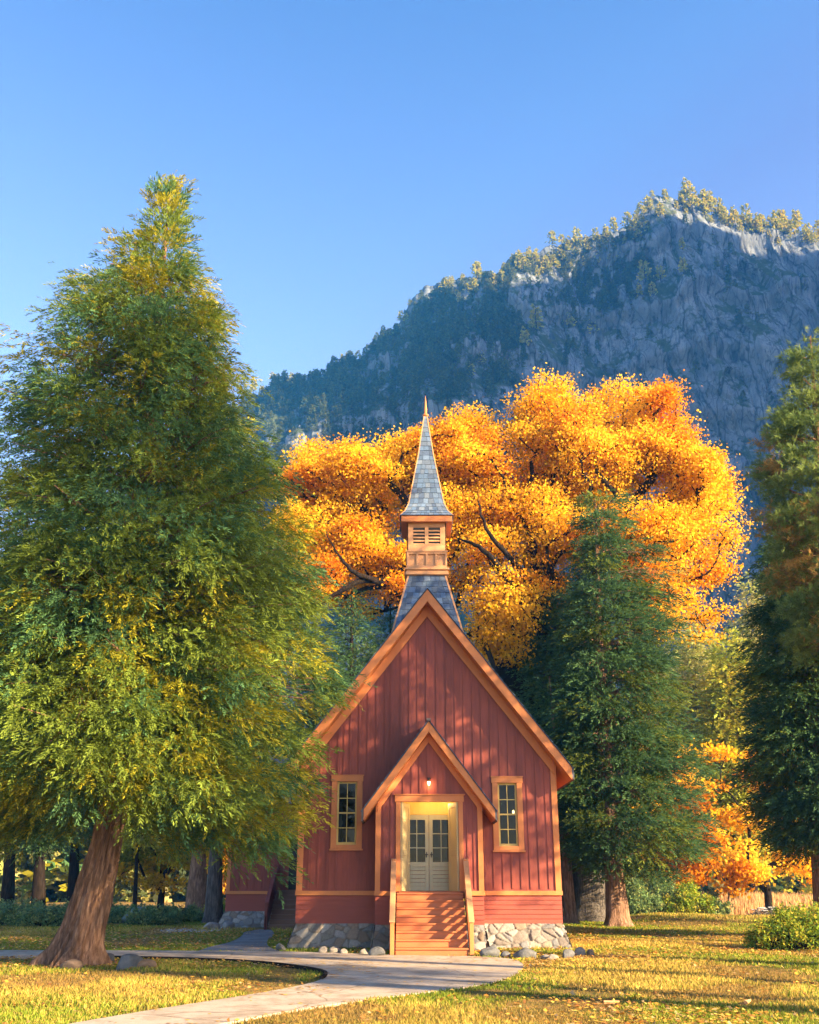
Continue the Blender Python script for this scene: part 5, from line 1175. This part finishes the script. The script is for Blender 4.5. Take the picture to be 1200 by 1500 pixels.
for i, (V, Q, c, T_, TQ) in enumerate(protos):
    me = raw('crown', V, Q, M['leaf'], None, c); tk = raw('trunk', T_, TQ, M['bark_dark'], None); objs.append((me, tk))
used = [False] * 4
def ridge_tree(px_, v, hpx, k, label, group, dx=0):
    X0 = at(px_, 500, YR).x
    x_, y_, z_ = mtn(X0, v); x_, y_, z_ = float(x_), float(y_), float(z_)
    d = y_ * cp + (z_ - EYE) * sp; x_ = (px_ - 600) / F * d; _, y_, z_ = mtn(x_, v); s = hpx / F * d / .94
    e = empty('ridge_conifer', (x_, float(y_), float(z_) - .6), label, 'tree', group); e.scale = (s, s, s); e.rotation_euler = (0, 0, px_ * 1.7)
    for q in objs[k]:
        o = q.copy() if used[k] else q
        if used[k]: C.objects.link(o)
        o.parent = e
    used[k] = True
rr_ = random.Random(8)
def ordn(i): return '%d%s' % (i, 'th' if 10 < i % 100 < 14 else {1: 'st', 2: 'nd', 3: 'rd'}.get(i % 10, 'th'))
def row(L, fmt, group, ks=(0, 1, 2, 3)):
    L = sorted(L); med = sorted(q[2] for q in L)[len(L) // 2]
    for i, (px_, v, h) in enumerate(L): ridge_tree(px_, v, h, rr_.choice(ks), fmt % ('tall' if h > med else 'short', ordn(i + 1)), group)
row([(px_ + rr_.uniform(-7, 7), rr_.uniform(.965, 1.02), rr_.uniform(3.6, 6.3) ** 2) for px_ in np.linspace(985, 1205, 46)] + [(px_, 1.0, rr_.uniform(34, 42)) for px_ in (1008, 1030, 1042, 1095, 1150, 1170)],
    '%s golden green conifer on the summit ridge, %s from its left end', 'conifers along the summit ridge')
row([(px_ + rr_.uniform(-9, 9), rr_.uniform(.94, 1.0), rr_.uniform(3.2, 5.8) ** 2) for px_ in np.linspace(650, 975, 80)],
    '%s conifer on the middle ridge below the summit, %s from its left end', 'conifers along the middle ridge')
row([(px_ + rr_.uniform(-3, 3), rr_.uniform(.96, 1.0), rr_.uniform(8, 20)) for px_ in np.linspace(395, 600, 36)],
    '%s dark conifer on the shaded lower ridge, %s from its left end', 'conifers on the shaded lower ridge')
row([(786, .80, 48), (833, .82, 36), (870, .80, 34), (768, .73, 34), (704, .72, 24), (690, .68, 26), (716, .66, 18), (946, .86, 40), (968, .84, 28), (955, .82, 26), (998, .88, 22), (1000, .80, 30), (938, .84, 22)],
    '%s conifer standing alone on a cliff ledge, %s from the left', 'conifers on the cliff ledges', (0, 2))
row([(372, 1.0, 24), (382, .98, 26), (366, .97, 20), (390, .96, 24)], '%s golden conifer on the small outcrop beside the big cedar, %s from the left', 'conifers on the small outcrop')
# wooded slope as one mass
rs = np.random.RandomState(42); Vs, Qs, Cs = [], [], []; off = 0; cnt_ = 0
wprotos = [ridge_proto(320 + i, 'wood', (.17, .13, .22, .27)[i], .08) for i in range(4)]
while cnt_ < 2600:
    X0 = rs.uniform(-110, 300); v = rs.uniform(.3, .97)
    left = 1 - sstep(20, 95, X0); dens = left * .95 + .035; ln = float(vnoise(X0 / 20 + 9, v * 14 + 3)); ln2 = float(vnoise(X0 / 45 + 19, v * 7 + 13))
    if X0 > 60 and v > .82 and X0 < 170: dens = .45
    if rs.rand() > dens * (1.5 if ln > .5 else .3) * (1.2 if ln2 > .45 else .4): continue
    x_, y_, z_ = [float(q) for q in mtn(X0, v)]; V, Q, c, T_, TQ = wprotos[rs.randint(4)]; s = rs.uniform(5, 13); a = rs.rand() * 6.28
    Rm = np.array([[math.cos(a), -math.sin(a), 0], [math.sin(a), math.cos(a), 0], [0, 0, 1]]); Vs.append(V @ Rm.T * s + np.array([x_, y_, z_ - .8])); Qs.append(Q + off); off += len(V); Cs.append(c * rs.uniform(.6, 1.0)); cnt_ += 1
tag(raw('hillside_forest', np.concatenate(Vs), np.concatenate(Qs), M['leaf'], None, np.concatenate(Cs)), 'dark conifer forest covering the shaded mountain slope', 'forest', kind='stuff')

dp = []
for i in range(5):
    V, Q, c, T_, TQ = ridge_proto(340 + i, ('wood', 'yellowgreen', 'wood', 'cedar', 'pale')[i], (.22, .34, .26, .3, .3)[i], .04); dp.append((V, Q, c))
rs = np.random.RandomState(61); Vs, Qs, Cs = [], [], []; off = 0
for _ in range(1100):
    y_ = rs.uniform(104, 175); x_ = rs.uniform(-105, 105) * y_ / 120
    V, Q, c = dp[rs.choice(5, p=(.3, .25, .2, .15, .1))]; s = rs.uniform(6, 17); a = rs.rand() * 6.28
    Rm = np.array([[math.cos(a), -math.sin(a), 0], [math.sin(a), math.cos(a), 0], [0, 0, 1]]); Vs.append(V @ Rm.T * s + np.array([x_, y_, float(gz(x_, y_)) - .2])); Qs.append(Q + off); off += len(V); Cs.append(c * rs.uniform(.7, 1.1))
tag(raw('distant_wood', np.concatenate(Vs), np.concatenate(Qs), M['leaf'], None, np.concatenate(Cs)), 'mixed green and yellow wood closing the valley floor behind the meadow', 'forest', kind='stuff')

# ------------------------------------------------------------------ air between here and the mountain
def haze(density, color):
    m, t, o = nodes('haze_air'); v = t.nodes.new('ShaderNodeVolumePrincipled'); v.inputs['Color'].default_value = (*color, 1); v.inputs['Density'].default_value = density; v.inputs['Anisotropy'].default_value = .0
    t.links.new(v.outputs[0], o.inputs['Volume'])
    mb = MB(); mb.box(-1550, 1550, -650, 1550, -3, 700); tag(mb.build('haze', m), 'thin blue haze filling the valley air', 'haze', kind='stuff')
haze(.00030, (.05, .38, 1.0))
